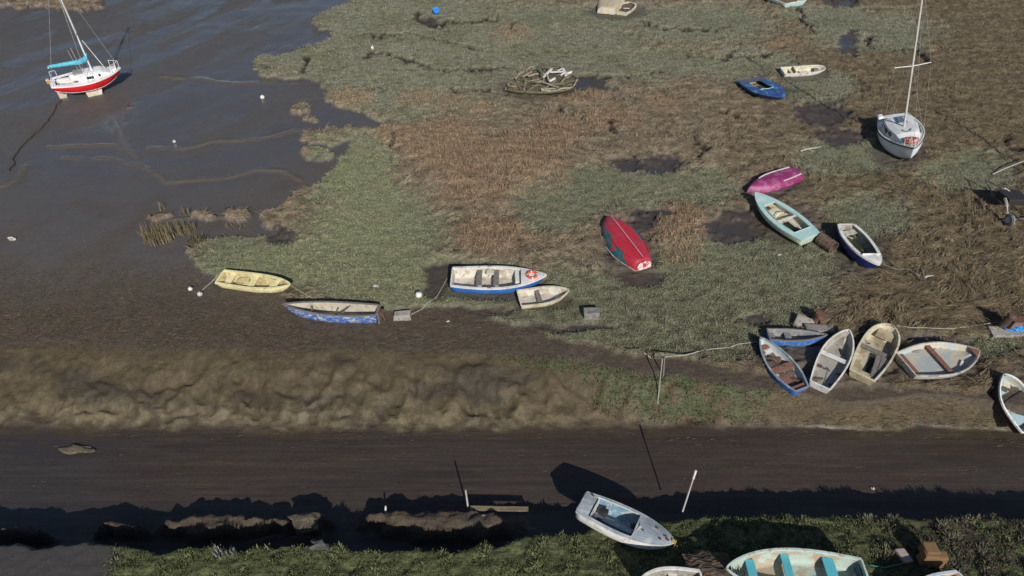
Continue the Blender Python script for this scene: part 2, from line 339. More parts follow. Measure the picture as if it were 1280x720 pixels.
def ground_material():
    m, n, b = mat('ground')
    vc = N(n, 'ShaderNodeAttribute', attribute_name='gcol'); vp = N(n, 'ShaderNodeAttribute', attribute_name='gprop')
    sep = n.nodes.new('ShaderNodeSeparateColor'); n.links.new(vp.outputs['Color'], sep.inputs[0])
    wet, fib, grs = sep.outputs[0], sep.outputs[1], sep.outputs[2]
    v1 = mapping(n, (1, 1, 1))
    fine = noise(n, 9, 5, .65, v1); mid = noise(n, 2.2, 4, .6, v1); vf = noise(n, 38, 3, .6, v1)
    fv = mapping(n, (2.2, 15, 15), (0, 0, R(12)))
    fibre = noise(n, 1.6, 5, .7, fv, 1.4)
    c = vc.outputs['Color']
    k = mathn(n, 'MULTIPLY_ADD', ramp(n, fine, .25, .75), .8, .6)
    k2 = mathn(n, 'MULTIPLY_ADD', ramp(n, mid, .3, .7), .35, .83)
    k3 = mathn(n, 'MULTIPLY_ADD', ramp(n, vf, .3, .7), .5, .75)
    kk = mathn(n, 'MULTIPLY', mathn(n, 'MULTIPLY', k, k2), k3)
    amt = mathn(n, 'MULTIPLY_ADD', mathn(n, 'MAXIMUM', grs, mathn(n, 'SUBTRACT', .55, wet)), .75, .2, True)
    kk = mathn(n, 'ADD', mathn(n, 'MULTIPLY', mathn(n, 'SUBTRACT', kk, 1.0), amt), 1.0)
    kf = mathn(n, 'MULTIPLY_ADD', ramp(n, fibre, .32, .7), 1.1, .45)
    kf = mathn(n, 'ADD', mathn(n, 'MULTIPLY', mathn(n, 'SUBTRACT', kf, 1.0), fib), 1.0)
    kk = mathn(n, 'MULTIPLY', kk, kf)
    tr = noise(n, 1.0, 5, .65, mapping(n, (.22, 9, 9), (0, 0, R(-1.5)))); chn = vp.outputs['Alpha']
    kc_ = mathn(n, 'MULTIPLY_ADD', ramp(n, tr, .35, .72), .34, .84); kc_ = mathn(n, 'ADD', mathn(n, 'MULTIPLY', mathn(n, 'SUBTRACT', kc_, 1.0), chn), 1.0)
    kk = mathn(n, 'MULTIPLY', kk, kc_)
    comb = n.nodes.new('ShaderNodeCombineColor')
    for i in range(3): n.links.new(kk, comb.inputs[i])
    c = mixc(n, 1.0, c, comb.outputs[0], 'MULTIPLY')
    n.links.new(c, b.inputs['Base Color'])
    wn = mathn(n, 'ADD', wet, mathn(n, 'MULTIPLY', mathn(n, 'SUBTRACT', mid, .5), .5))
    rr = n.nodes.new('ShaderNodeMapRange'); n.links.new(wn, rr.inputs['Value'])
    rr.inputs['From Min'].default_value = .15; rr.inputs['From Max'].default_value = .95
    rr.inputs['To Min'].default_value = .85; rr.inputs['To Max'].default_value = .12
    n.links.new(rr.outputs[0], b.inputs['Roughness'])
    n.links.new(mathn(n, 'MULTIPLY_ADD', wet, .75, .3), b.inputs['Specular IOR Level'])
    sv = mapping(n, (.5, 7, 7))
    strk = noise(n, 2.5, 4, .6, sv, .4)
    hsum = mathn(n, 'ADD', mathn(n, 'MULTIPLY', fine, .9), mathn(n, 'MULTIPLY', vf, .25))
    hsum = mathn(n, 'ADD', hsum, mathn(n, 'MULTIPLY', mathn(n, 'MULTIPLY', fibre, fib), 1.3))
    hsum = mathn(n, 'ADD', hsum, mathn(n, 'MULTIPLY', mathn(n, 'MULTIPLY', strk, mathn(n, 'SUBTRACT', 1.05, wet)), .5))
    hsum = mathn(n, 'ADD', hsum, mathn(n, 'MULTIPLY', mathn(n, 'MULTIPLY', tr, chn), .35))
    bd = n.nodes.new('ShaderNodeBump'); n.links.new(hsum, bd.inputs['Height'])
    st = mathn(n, 'SUBTRACT', mathn(n, 'MULTIPLY_ADD', grs, .35, .5), mathn(n, 'MULTIPLY', wn, .56), None, True)
    n.links.new(st, bd.inputs['Strength']); bd.inputs['Distance'].default_value = .07
    n.links.new(bd.outputs[0], b.inputs['Normal'])
    return m

def grid_object(name, X, Y, Z, m):
    ny, nx = X.shape
    me = bpy.data.meshes.new(name); nv = nx * ny
    me.vertices.add(nv); me.vertices.foreach_set('co', np.stack([X, Y, Z], -1).astype(np.float32).ravel())
    i = np.arange(nv).reshape(ny, nx)
    q = np.stack([i[:-1, :-1], i[:-1, 1:], i[1:, 1:], i[1:, :-1]], -1).reshape(-1, 4)
    me.loops.add(q.size); me.loops.foreach_set('vertex_index', q.ravel().astype(np.int32))
    me.polygons.add(len(q)); me.polygons.foreach_set('loop_start', np.arange(0, q.size, 4, dtype=np.int32)); me.polygons.foreach_set('loop_total', np.full(len(q), 4, np.int32))
    me.polygons.foreach_set('use_smooth', np.ones(len(q), bool)); me.materials.append(m)
    me.update(); o = bpy.data.objects.new(name, me); COL.objects.link(o); return o
cc, wet, fib, grs, tex_, chm = ground_colour(np.clip(GX, -48, 48), np.clip(GY, 6.2, 66), FLD)
ground = grid_object('marsh_ground', GX, GY, GZ, ground_material()); ground['kind'] = 'structure'
def setcol(me, nm, rgb, al=None):
    a = me.color_attributes.new(nm, 'FLOAT_COLOR', 'POINT')
    a.data.foreach_set('color', np.concatenate([rgb.reshape(-1, 3), np.ones((rgb.size // 3, 1)) if al is None else al.reshape(-1, 1)], 1).astype(np.float32).ravel())
setcol(ground.data, 'gcol', cc); setcol(ground.data, 'gprop', np.stack([wet, fib, tex_], -1), chm)

# ------------------------------------------------------------------ vegetation (ground cover nobody could count)
def leaf_material(name):
    m, n, b = mat(name)
    vc = N(n, 'ShaderNodeAttribute', attribute_name='col'); n.links.new(vc.outputs['Color'], b.inputs['Base Color'])
    b.inputs['Roughness'].default_value = .75; b.inputs['Specular IOR Level'].default_value = .25
    return m
LEAF = leaf_material('dry_leaf')
def blades(name, P, D, Wd, C, m=LEAF, kind='stuff'):
    """P base points (n,3), D tip vectors (n,3), Wd half-width, C colours: one bent two-segment blade each"""
    n = len(P); side = np.cross(D, np.array([0, 0, 1.0])); ln = np.linalg.norm(side, axis=1, keepdims=True)
    rnd = rng.normal(size=(n, 3)); rnd[:, 2] *= .2
    side = np.where(ln > 1e-3, side / np.maximum(ln, 1e-6), rnd) + rnd * .5
    side /= np.linalg.norm(side, axis=1, keepdims=True)
    s = side * Wd[:, None]
    mid = P + D * .55 + np.array([0, 0, .12]) * np.linalg.norm(D, axis=1, keepdims=True)
    V = np.stack([P - s, P + s, mid + s * .8, mid - s * .8, P + D], 1).reshape(-1, 3)
    me = bpy.data.meshes.new(name); me.vertices.add(5 * n); me.vertices.foreach_set('co', V.astype(np.float32).ravel())
    b = np.arange(n)[:, None] * 5
    L = np.concatenate([b + np.array([[0, 1, 2, 3]]), b + np.array([[3, 2, 4]])], 1).ravel()
    me.loops.add(len(L)); me.loops.foreach_set('vertex_index', L.astype(np.int32))
    st = (np.arange(n)[:, None] * 7 + np.array([[0, 4]])).ravel(); tot = np.tile([4, 3], n)
    me.polygons.add(2 * n); me.polygons.foreach_set('loop_start', st.astype(np.int32)); me.polygons.foreach_set('loop_total', tot.astype(np.int32))
    me.materials.append(m); me.update()
    setcol(me, 'col', np.repeat(C, 5, 0))
    o = bpy.data.objects.new(name, me); COL.objects.link(o)
    if kind: o['kind'] = kind
    return o
def sample(X, Y):
    i = np.clip(np.searchsorted(xs, X + rng.normal(0, .03, len(X))), 0, len(xs) - 1); j = np.clip(np.searchsorted(ys, Y), 0, len(ys) - 1)
    return {a: b[j, i] for a, b in FLD.items()}, cc[j, i], wet[j, i], fib[j, i], grs[j, i]
def scatter(n, x0, x1, y0, y1):
    px = rng.uniform(x0, x1, n); py = rng.uniform(y0, y1, n)
    u, v = (px - 640) / F, (py - 360) / F; d = CH / (sp_ + v * cp_)
    X = u * d; Y = (CH * cp_ - v * d) / sp_
    k = (Y < 64) & (np.abs(X) < 46); X, Y = X[k], Y[k]
    f, c, w, fi, g = sample(X, Y); return X, Y, f, c, w, fi, g
def sub(k, *a): return [x[k] for x in a]
def veg():
    # combed, matted straw
    X, Y, f, c, w, fi, g = scatter(350000, -120, 1400, -40, 525)
    k = (g > .4) & (rng.random(len(X)) < (.06 + .94 * np.clip(fi, 0, 1)) * (1 - f['ck']) * np.where(f['pb'] > 0, np.where(f['px'] > 880, .45, 0), 1))
    X, Y, c, om, z = X[k], Y[k], c[k], f['om'][k], gz(X[k], Y[k])
    th = .25 + 2.6 * fbm(X * .33, Y * .33, 3, 201) + 1.3 * fbm(X * 1.1, Y * 1.1, 2, 203) + rng.normal(0, .28, len(X))
    ln = rng.uniform(.18, .48, len(X)); sg = np.where(rng.random(len(X)) < .8, 1, -1)
    D = np.stack([np.cos(th) * ln * sg, np.sin(th) * ln * sg, ln * rng.uniform(-.02, .28, len(X))], 1)
    P = np.stack([X, Y, z - .01], 1)
    clump = np.clip(1 + 1.0 * fbm(X * 2.4, Y * 2.4, 2, 207) + .5 * fbm(X * .9, Y * 1.3, 2, 208), .3, 1.9)
    C = c * (rng.uniform(.55, 1.45, len(X)) * clump)[:, None]
    C = C * np.array([1.05, 1, .92]); C = C * .6 + .4 * np.where(X[:, None] + 3 * fbm(X * .2, Y * .2, 2, 311)[:, None] < 12, np.array([[.245, .198, .14]]), np.array([[.185, .146, .094]])) * (rng.uniform(.5, 1.5, len(X)) * clump)[:, None]
    blades('matted_straw', P, D, rng.uniform(.009, .02, len(X)), np.clip(C, .01, .6))
    # low grey-green marsh plants
    X, Y, f, c, w, fi, g = scatter(260000, -80, 1380, -30, 540)
    k = (g > .35) & (rng.random(len(X)) < np.where(f['pb'] > 0, np.where(f['px'] > 970, .06, 1), .1 + .9 * f['gm'])) & (f['ck'] < .4)
    X, Y, c, py = X[k], Y[k], c[k], f['py'][k]; z = gz(X, Y); n = len(X)
    rep = 2; X = np.repeat(X, rep) + rng.normal(0, .04, n * rep); Y = np.repeat(Y, rep) + rng.normal(0, .04, n * rep); z = np.repeat(z, rep); c = np.repeat(c, rep, 0); n *= rep
    th = rng.uniform(0, 2 * math.pi, n); ti = rng.uniform(.2, 1.3, n); ln = rng.uniform(.04, .10, n) * (1 + .7 * sst(25, 50, Y))
    D = np.stack([np.cos(th) * np.sin(ti) * ln, np.sin(th) * np.sin(ti) * ln, np.cos(ti) * ln], 1)
    C = c * rng.uniform(.6, 1.6, n)[:, None]
    blades('green_marsh_plants', np.stack([X, Y, z - .01], 1), D, rng.uniform(.01, .022, n), np.clip(C, .01, .6))
    # upright dry reeds
    X, Y, f, c, w, fi, g = scatter(150000, -60, 1360, -30, 360)
    k = (g > .4) & (rng.random(len(X)) < f['om'] * 1.0 - .08) & (f['mudp'] < .4)
    X, Y, c = X[k], Y[k], c[k]; z = gz(X, Y); n = len(X); rep = 2
    X = np.repeat(X, rep) + rng.normal(0, .05, n * rep); Y = np.repeat(Y, rep) + rng.normal(0, .05, n * rep); z = np.repeat(z, rep); c = np.repeat(c, rep, 0); n *= rep
    th = rng.uniform(0, 2 * math.pi, n); ti = np.abs(rng.normal(.0, .65, n)); ln = rng.uniform(.09, .30, n)
    D = np.stack([np.cos(th) * np.sin(ti) * ln, np.sin(th) * np.sin(ti) * ln, np.cos(ti) * ln], 1)
    C = c * .6 + .4 * np.array([.315, .222, .145]); C = C * rng.uniform(.55, 1.45, n)[:, None]
    blades('dry_orange_reeds', np.stack([X, Y, z - .01], 1), D, rng.uniform(.007, .014, n), np.clip(C, .01, .6))
    # near bank vegetation
    X = rng.uniform(-17, 17, 130000); Y = rng.uniform(7.4, 12.6, 130000)
    f, c = sample(X, Y)[:2]; k = (Y < f['yn'] + .12) & (rng.random(len(X)) < f['nearg'])
    X, Y = X[k], Y[k]; f = {a: b[k] for a, b in f.items()}; c = c[k]; z = gz(X, Y); n = len(X)
    th = rng.uniform(0, 2 * math.pi, n); cl = np.clip(.5 + 1.5 * fbm(X * 1.8, Y * 1.8, 3, 301), .2, 1.5)
    br = sst(1050, 1140, f['px']) * sst(-.45, .05, fbm(X * .9, Y * .9, 2, 303))
    ti = rng.uniform(.1, 1.2, n); ln = rng.uniform(.06, .17, n) * cl * (1 + .7 * br)
    D = np.stack([np.cos(th) * np.sin(ti) * ln, np.sin(th) * np.sin(ti) * ln, np.cos(ti) * ln], 1)
    base = np.array([.125, .138, .060]) * (1 - br[:, None]) + np.array([.17, .145, .115]) * br[:, None]
    C = (c * .4 + .6 * base) * (rng.uniform(.5, 1.6, n) * np.clip(cl, .5, 1.3))[:, None]
    blades('bank_grass', np.stack([X, Y, z - .01], 1), D, rng.uniform(.008, .02, n), np.clip(C, .01, .6))
    # reed litter strewn on the mud above the bank
    X, Y, f, c, w, fi, g = scatter(42000, -80, 1000, 330, 440)
    pr = (sst(21.5, 19.3, Y) * .7 + .06 + .5 * sst(430, 360, np.abs(f['px'] - 330) * 1.2)) * (1 - sst(600, 760, f['px']))
    k = (g < .5) & (rng.random(len(X)) < pr * np.clip(.6 + 1.4 * fbm(X * .8, Y * 1.6, 3, 305), 0, 1.2)) & (f['pb'] < .08)
    X, Y = X[k], Y[k]; z = gz(X, Y); n = len(X); th = rng.normal(0, .45, n); ln = rng.uniform(.08, .3, n)
    D = np.stack([np.cos(th) * ln, np.sin(th) * ln, 0 * ln + .015], 1)
    C = np.array([.17, .135, .09]) * rng.uniform(.35, 1.3, n)[:, None]
    blades('strewn_reed_litter', np.stack([X, Y, z + .004], 1), D, rng.uniform(.005, .011, n), C)
veg()
def channel_flakes():
    n = 2600; X = rng.uniform(-17, 20, n); yf_ = np.interp(X, far_foot[:, 0], far_foot[:, 1]); u = rng.random(n)
    Y = np.where(u < .6, yf_ - np.abs(rng.normal(.1, .45, n)), yf_ - rng.uniform(0, 2.6, n)); k = (rng.random(n) < np.clip(.25 + 1.6 * fbm(X * .35, Y * 2.5, 3, 401), 0, 1) * np.where(X > 2, 1, .35))
    X, Y = X[k], Y[k]; n = len(X); th = rng.normal(0, .12, n); ln = rng.uniform(.05, .32, n); z = gz(X, Y)
    D = np.stack([np.cos(th) * ln, np.sin(th) * ln, 0 * ln + .004], 1)
    blades('mud_channel_litter', np.stack([X, Y, z + .003], 1), D, rng.uniform(.004, .012, n), np.array([.15, .115, .085]) * rng.uniform(.4, 1.3, n)[:, None])
channel_flakes()
def reed_clump(px, py, r, n, label, grp, h=(.35, .8), col=(.20, .165, .10)):
    c = atg(px, py); a = rng.uniform(0, 6.28, n); q = r * np.sqrt(rng.random(n)); X = q * np.cos(a); Y = q * np.sin(a) * .7
    z = gz(X + c.x, Y + c.y) - c.z; th = rng.uniform(0, 6.28, n); ti = np.abs(rng.normal(0, .25, n)); ln = rng.uniform(*h, n)
    D = np.stack([np.cos(th) * np.sin(ti) * ln, np.sin(th) * np.sin(ti) * ln, np.cos(ti) * ln], 1)
    o = blades('reed_clump', np.stack([X, Y, z - .02], 1), D, rng.uniform(.007, .015, n), np.array(col) * rng.uniform(.45, 1.5, n)[:, None], kind=None)
    o.location = c; o['label'] = label; o['category'] = 'reeds'; o['group'] = grp
G_ = 'reed clumps on the mud flat'
reed_clump(199, 300, .75, 420, 'largest clump of pale dry reeds on the mud, left of the green marsh tongue', G_, (.45, 1.0))
reed_clump(232, 290, .55, 170, 'sparser dry reed clump just right of the largest one on the mud', G_)
reed_clump(248, 303, .5, 150, 'low dark-stemmed reed clump at the left tip of the green marsh tongue', G_, (.2, .45), (.12, .11, .07))
reed_clump(378, 136, .5, 130, 'small pale reed tuft alone on dark mud below the orange reeds', G_, (.15, .35), (.16, .15, .11))
reed_clump(202, 262, .2, 24, 'tiny upright reed tuft on open mud above the largest clump', G_, (.3, .6))
reed_clump(232, 268, .25, 34, 'thin reed tuft between the largest clump and the open mud behind it', G_, (.3, .6))
reed_clump(295, 283, .5, 90, 'thin pale tuft at the upper edge of the green marsh tongue', G_, (.15, .3), (.17, .15, .11))
reed_clump(282, 690, .36, 60, 'row of thin pale stalks on the near bank top in front of the dark shadow', G_, (.2, .4), (.25, .25, .25))

# ------------------------------------------------------------------ paint
_mats = {}
def paint(name, col=None, worn=None, amt=.35, rough=.5, scale=3.0, dirt=.3, stretch=(1, 1, 1), dcol=(.05, .04, .028), grain=0.0):
    if name in _mats: return _mats[name]
    m, n, b = mat(name); _mats[name] = m
    v = mapping(n, stretch)
    c = mixc(n, ramp(n, noise(n, scale * .6, 3, .5, v), .3, .7), tuple(x * .88 for x in col), tuple(min(1, x * 1.08) for x in col))
    if worn is not None:
        f = noise(n, scale, 6, .72, v, .3); k = 1 - amt
        c = mixc(n, ramp(n, f, .28 + .35 * k, .34 + .35 * k), c, worn)
    if grain:
        g = noise(n, 2.5, 5, .7, mapping(n, (2, 26, 26)))
        c = mixc(n, mathn(n, 'MULTIPLY', ramp(n, g, .4, .7), grain), c, tuple(x * .45 for x in col))
    f2 = noise(n, 5.5, 7, .75, mapping(n, (1, 1.3, 1)))
    c = mixc(n, mathn(n, 'MULTIPLY', ramp(n, f2, .45, .75), dirt), c, dcol)
    n.links.new(c, b.inputs['Base Color'])
    rr = mathn(n, 'MULTIPLY_ADD', f2, .35, rough - .12, True); n.links.new(rr, b.inputs['Roughness'])
    bp = n.nodes.new('ShaderNodeBump'); bp.inputs['Strength'].default_value = .25; bp.inputs['Distance'].default_value = .01
    n.links.new(noise(n, 30, 3, .6, v), bp.inputs['Height']); n.links.new(bp.outputs[0], b.inputs['Normal'])
    return m
def metal(name, col, rough=.4):
    if name in _mats: return _mats[name]
    m, n, b = mat(name); _mats[name] = m
    c = mixc(n, ramp(n, noise(n, 8, 5, .6, mapping(n, (1, 1, 1))), .4, .7), col, tuple(x * .6 for x in col))
    n.links.new(c, b.inputs['Base Color']); b.inputs['Metallic'].default_value = .6; b.inputs['Roughness'].default_value = rough; return m

# ------------------------------------------------------------------ mesh helpers
def link(name, bm, mats, parent=None, smooth=False, loc=None):
    me = bpy.data.meshes.new(name); bmesh.ops.recalc_face_normals(bm, faces=bm.faces[:])
    bm.to_mesh(me); bm.free()
    for m in (mats if isinstance(mats, (list, tuple)) else [mats]): me.materials.append(m)
    if smooth: me.polygons.foreach_set('use_smooth', np.ones(len(me.polygons), bool))
    o = bpy.data.objects.new(name, me); COL.objects.link(o)
    if parent is not None: o.parent = parent
    if loc is not None: o.location = loc
    return o
def thing(name, label, cat, loc=(0, 0, 0), rot=(0, 0, 0), group=None):
    o = bpy.data.objects.new(name, None); COL.objects.link(o); o.location = loc; o.rotation_euler = rot
    o.empty_display_size = .3; o['label'] = label; o['category'] = cat
    if group: o['group'] = group
    return o
def tag(o, label, cat, group=None):
    o['label'] = label; o['category'] = cat
    if group: o['group'] = group
    return o
def box(bm, c, s, rot=None, bev=0.0, jit=0.0):
    M = Matrix.Translation(c) @ (rot.to_matrix().to_4x4() if rot is not None else Matrix()) @ Matrix.Diagonal((*s, 1))
    r = bmesh.ops.create_cube(bm, size=1, matrix=M)
    if jit:
        for v in r['verts']: v.co += Vector([random.uniform(-jit, jit) for _ in range(3)])
    if bev:
        es = list({e for v in r['verts'] for e in v.link_edges}); bmesh.ops.bevel(bm, geom=es, offset=bev, segments=2, affect='EDGES', profile=.6)
def tube(bm, pts, r, k=6, r2=None, closed=False):
    pts = [Vector(p) for p in pts]; n = len(pts); rings = []; up = Vector((0, 0, 1))
    for i, p in enumerate(pts):
        if closed: t = pts[(i + 1) % n] - pts[i - 1]
        else: t = pts[min(i + 1, n - 1)] - pts[max(i - 1, 0)]
        t.normalize(); a = t.cross(up)
        if a.length < .05: a = t.cross(Vector((0, 1, 0)))
        a.normalize(); b = t.cross(a); rr = r if r2 is None else r + (r2 - r) * i / max(1, n - 1)
        rings.append([bm.verts.new(p + (a * math.cos(q) + b * math.sin(q)) * rr) for q in [2 * math.pi * j / k for j in range(k)]])
    for i in range(n if closed else n - 1):
        A, B = rings[i], rings[(i + 1) % n]
        for j in range(k): bm.faces.new((A[j], A[(j + 1) % k], B[(j + 1) % k], B[j]))
    if not closed: bm.faces.new(rings[0][::-1]); bm.faces.new(rings[-1])
def strip(bm, A, B, th=.02):
    """slab between two polylines, thickness th downward"""
    A = [Vector(a) for a in A]; B = [Vector(b) for b in B]; d = Vector((0, 0, th))
    a = [bm.verts.new(p) for p in A]; b = [bm.verts.new(p) for p in B]; a2 = [bm.verts.new(p - d) for p in A]; b2 = [bm.verts.new(p - d) for p in B]
    def f(*v):
        try: bm.faces.new(v)
        except ValueError: pass
    for i in range(len(A) - 1):
        f(a[i], a[i + 1], b[i + 1], b[i]); f(a2[i], b2[i], b2[i + 1], a2[i + 1])
        f(a[i], a2[i], a2[i + 1], a[i + 1]); f(b[i], b[i + 1], b2[i + 1], b2[i])
    f(a[0], b[0], b2[0], a2[0]); f(a[-1], a2[-1], b2[-1], b[-1])
def BM(): return bmesh.new()
def rope(name, pts, r, m, label, cat='rope', group=None, sag=0.0, off=.03, n=40, wob=.05, ends=None):
    """rope lying on the ground through survey pixels; ends: dict index -> world point"""
    P = []
    for i, p in enumerate(pts):
        P.append(Vector(ends[i]) if ends and i in ends else atg(*p) + Vector((0, 0, off)))
    out = []; seg = [(P[i + 1] - P[i]).length for i in range(len(P) - 1)]; tot = sum(seg)
    for i in range(len(P) - 1):
        k = max(2, int(n * seg[i] / tot))
        for j in range(k):
            t = j / k; q = P[i].lerp(P[i + 1], t)
            if wob: q.x += wob * float(gnoise(q.x * 1.7, q.y * 1.7, 5)); q.y += wob * float(gnoise(q.x * 1.7, q.y * 1.7, 9))
            q.z -= sag * 4 * t * (1 - t); q.z = max(q.z, float(gz(q.x, q.y)) + r * .6)
            out.append(q)
    out.append(P[-1]); o0 = out[0].copy(); bm = BM(); tube(bm, [q - o0 for q in out], r, 5)
    o = link(name, bm, m, smooth=True, loc=o0); return tag(o, label, cat, group)

# ------------------------------------------------------------------ boats
def section(s, v):
    a = .5 + .4 * v
    return math.sin(math.pi / 2 * s) ** a, (1 - math.cos(math.pi / 2 * s)) ** (1.05 - .15 * v)
class Hull:
    def __init__(h, L, B, Wt, H, zb=None, zs=None, p=2.0, q=1.0, tm=.42, rake=.10, th=.035, floor=.10, rise=.45, tip=.015):
        h.L, h.B, h.Wt, h.H, h.zb, h.zs, h.p, h.q, h.tm, h.rake, h.th, h.floor, h.rise, h.tip = L, B, Wt, H, zb or H * 1.25, zs or H * 1.05, p, q, tm, rake, th, floor, rise, tip
    def w(h, t):
        if t < h.tm: return h.Wt / 2 + (h.B - h.Wt) / 2 * math.sin(math.pi / 2 * t / h.tm)
        u = (t - h.tm) / (1 - h.tm); return max(h.tip, h.B / 2 * max(0, 1 - u ** h.p) ** h.q)
    def zg(h, t): return h.H + (h.zb - h.H) * max(0, (t - .35) / .65) ** 2 + (h.zs - h.H) * max(0, (.35 - t) / .35) ** 2
    def zk(h, t): return h.H * h.rise * max(0, (t - .72) / .28) ** 2.2 + .02 * (1 - t)
    def x(h, t, s=1.0): return -h.L / 2 + h.L * t - h.rake * h.L * (1 - s) * max(0, t) ** 5 + .03 * h.L * (1 - s) * (1 - t) ** 5
    def bow(h, t): return sst_(.55, 1, t)
    def outer(h, t, s, off=0.0):
        v = sst_(.5, 1, t); a, b = section(s, v); W_ = max(.004, h.w(t) - off); z0 = h.zk(t) + off; z1 = h.zg(t)
        return h.x(t, s), W_ * a, z0 + (z1 - z0) * b
    def yin(h, t, z):
        """inner half width at height z"""
        best = 0
        for i in range(41):
            q = h.outer(t, i / 40, h.th)
            if q[2] <= z: best = q[1]
        return best
def sst_(a, b, x):
    t = min(1, max(0, (x - a) / (b - a))); return t * t * (3 - 2 * t)
TS = [0, .06, .12, .2, .28, .36, .44, .52, .6, .68, .75, .81, .86, .905, .94, .965, .985, 1.0]
SS = [0, .15, .3, .45, .58, .7, .8, .9, 1.0]
def hull_mesh(h, split=.62, closed=False):
    """materials: 0 topsides, 1 bottom, 2 inside"""
    bm = BM()
    O = {}
    for i, t in enumerate(TS):
        for k, s in enumerate(SS):
            x, y, z = h.outer(t, s)
            if k == 0: v = bm.verts.new((x, 0, z)); O[i, k, 1] = O[i, k, -1] = v
            else:
                for sd in (1, -1): O[i, k, sd] = bm.verts.new((x, sd * y, z))
    def f(vs, mi):
        vs = [v for j, v in enumerate(vs) if v not in vs[:j]]
        try: q = bm.faces.new(vs); q.material_index = mi; q.smooth = True; return q
        except ValueError: return None
    for sd in (1, -1):
        for i in range(len(TS) - 1):
            for k in range(len(SS) - 1):
                vs = [O[i, k, sd], O[i + 1, k, sd], O[i + 1, k + 1, sd], O[i, k + 1, sd]]
                f(vs if sd < 0 else vs[::-1], 0 if SS[k + 1] > split else 1)
    for k in range(len(SS) - 1):
        q = f([O[0, k, 1], O[0, k + 1, 1], O[0, k + 1, -1], O[0, k, -1]], 0 if SS[k + 1] > split * .9 else 1)
        if q: q.smooth = False
    for k in range(1, len(SS) - 1 + 1):
        pass
    n = len(TS) - 1
    for k in range(len(SS) - 1): f([O[n, k, -1], O[n, k + 1, -1], O[n, k + 1, 1], O[n, k, 1]], 0)
    if not closed:
        TI = [t for t in TS if t < .975]; TI[0] = h.th / h.L
        I = {}
        for i, t in enumerate(TI):
            fl = h.zk(t) + h.floor
            for k, s in enumerate(SS):
                x, y, z = h.outer(t, s, h.th)
                if z < fl:
                    z = fl
                if k == 0: v = bm.verts.new((h.x(t, 1) if 0 else x, 0, z)); I[i, k, 1] = I[i, k, -1] = v
                else:
                    for sd in (1, -1): I[i, k, sd] = bm.verts.new((x, sd * y, z))
        for sd in (1, -1):
            for i in range(len(TI) - 1):
                for k in range(len(SS) - 1):
                    vs = [I[i, k, sd], I[i + 1, k, sd], I[i + 1, k + 1, sd], I[i, k + 1, sd]]
                    q = f(vs if sd > 0 else vs[::-1], 2)
                    if q and k < 2: q.smooth = False
        for k in range(len(SS) - 1):
            q = f([I[0, k, -1], I[0, k + 1, -1], I[0, k + 1, 1], I[0, k, 1]], 2)
            if q: q.smooth = False
        m = len(TI) - 1
        for k in range(len(SS) - 1): f([I[m, k, 1], I[m, k + 1, 1], I[m, k + 1, -1], I[m, k, -1]], 2)
        K = len(SS) - 1
        for sd in (1, -1):
            for i in range(len(TI) - 1): f([O[i, K, sd], O[i + 1, K, sd], I[i + 1, K, sd], I[i, K, sd]], 2)
            f([O[m, K, sd], O[m + 1, K, sd], I[m, K, sd]], 2)
        f([O[0, K, 1], I[0, K, 1], I[0, K, -1], O[0, K, -1]], 2)

    return bm
class _B: pass
def hb(bm): return bm
def rail_mesh(h, out=.02, inn=.05, up=.012, dn=.03, transom=True, t0=0.0):
    bm = BM(); T = [t for t in TS if t >= t0]
    for sd in (1, -1):
        rows = []
        for t in T:
            w, z, x = h.w(t), h.zg(t), h.x(t)
            a, b = w + out * (1 if t < .99 else .5), max(.0, w - inn)
            rows.append([bm.verts.new(c) for c in ((x, sd * a, z - dn), (x, sd * a, z + up), (x, sd * b, z + up), (x, sd * b, z - dn))])
        for i in range(len(rows) - 1):
            A, C = rows[i], rows[i + 1]
            for j in range(4): bm.faces.new((A[j], A[(j + 1) % 4], C[(j + 1) % 4], C[j]))
        bm.faces.new(rows[0]); bm.faces.new(rows[-1][::-1])
    if transom and t0 == 0:
        x = h.x(0); box(bm, (x + .008, 0, h.zg(0) - .009 + .003), (.055, 2 * (h.w(0) - inn) + .02, .045))
    return bm
def thwart(h, t, z, wd=.22, th=.03, m=None, root=None, name='thwart'):
    x = h.x(t); y = min(h.yin(min(.97, t + wd / 2 / h.L), z), h.yin(max(.02, t - wd / 2 / h.L), z)) + h.th * .4
    bm = BM(); box(bm, (x, 0, z), (wd, 2 * y, th), bev=.006); return link(name, bm, m, root)
def deck(h, t0, t1, m, root, name='foredeck', crown=.05, inner=None, n=12, up=.01):
    """deck from t0 to t1; inner(t) = half width of the opening (None: full)"""
    bm = BM(); T = [t0 + (t1 - t0) * i / n for i in range(n + 1)]
    if inner is None:
        for sd in (1, -1):
            rows = []
            for k in range(4):
                u = k / 3; rows.append([(h.x(t), sd * (h.w(t) - .004) * u, h.zg(t) + up + crown * (1 - u * u) * min(1, h.w(t) * 3)) for t in T])
            for k in range(3): strip(bm, rows[k], rows[k + 1], .022)
    else:
        for sd in (1, -1):
            strip(bm, [(h.x(t), sd * (h.w(t) - .004), h.zg(t) + up) for t in T], [(h.x(t), sd * min(h.w(t) - .01, inner(t)), h.zg(t) + up + .012) for t in T], .022)
    return link(name, bm, m, root, smooth=False)
def coaming(h, pts, m, root, hgt=.07, th=.025, name='coaming', closed=True):
    bm = BM(); P = [Vector(p) for p in pts]; n = len(P)
    for i in range(n if closed else n - 1):
        a, b = P[i], P[(i + 1) % n]; d = b - a; c = (a + b) / 2; L = d.length
        box(bm, (c.x, c.y, c.z + hgt / 2 - .03), (L + th * .9, th, hgt), Euler((0, -math.atan2(d.z, math.hypot(d.x, d.y)), math.atan2(d.y, d.x))))
    return link(name, bm, m, root)
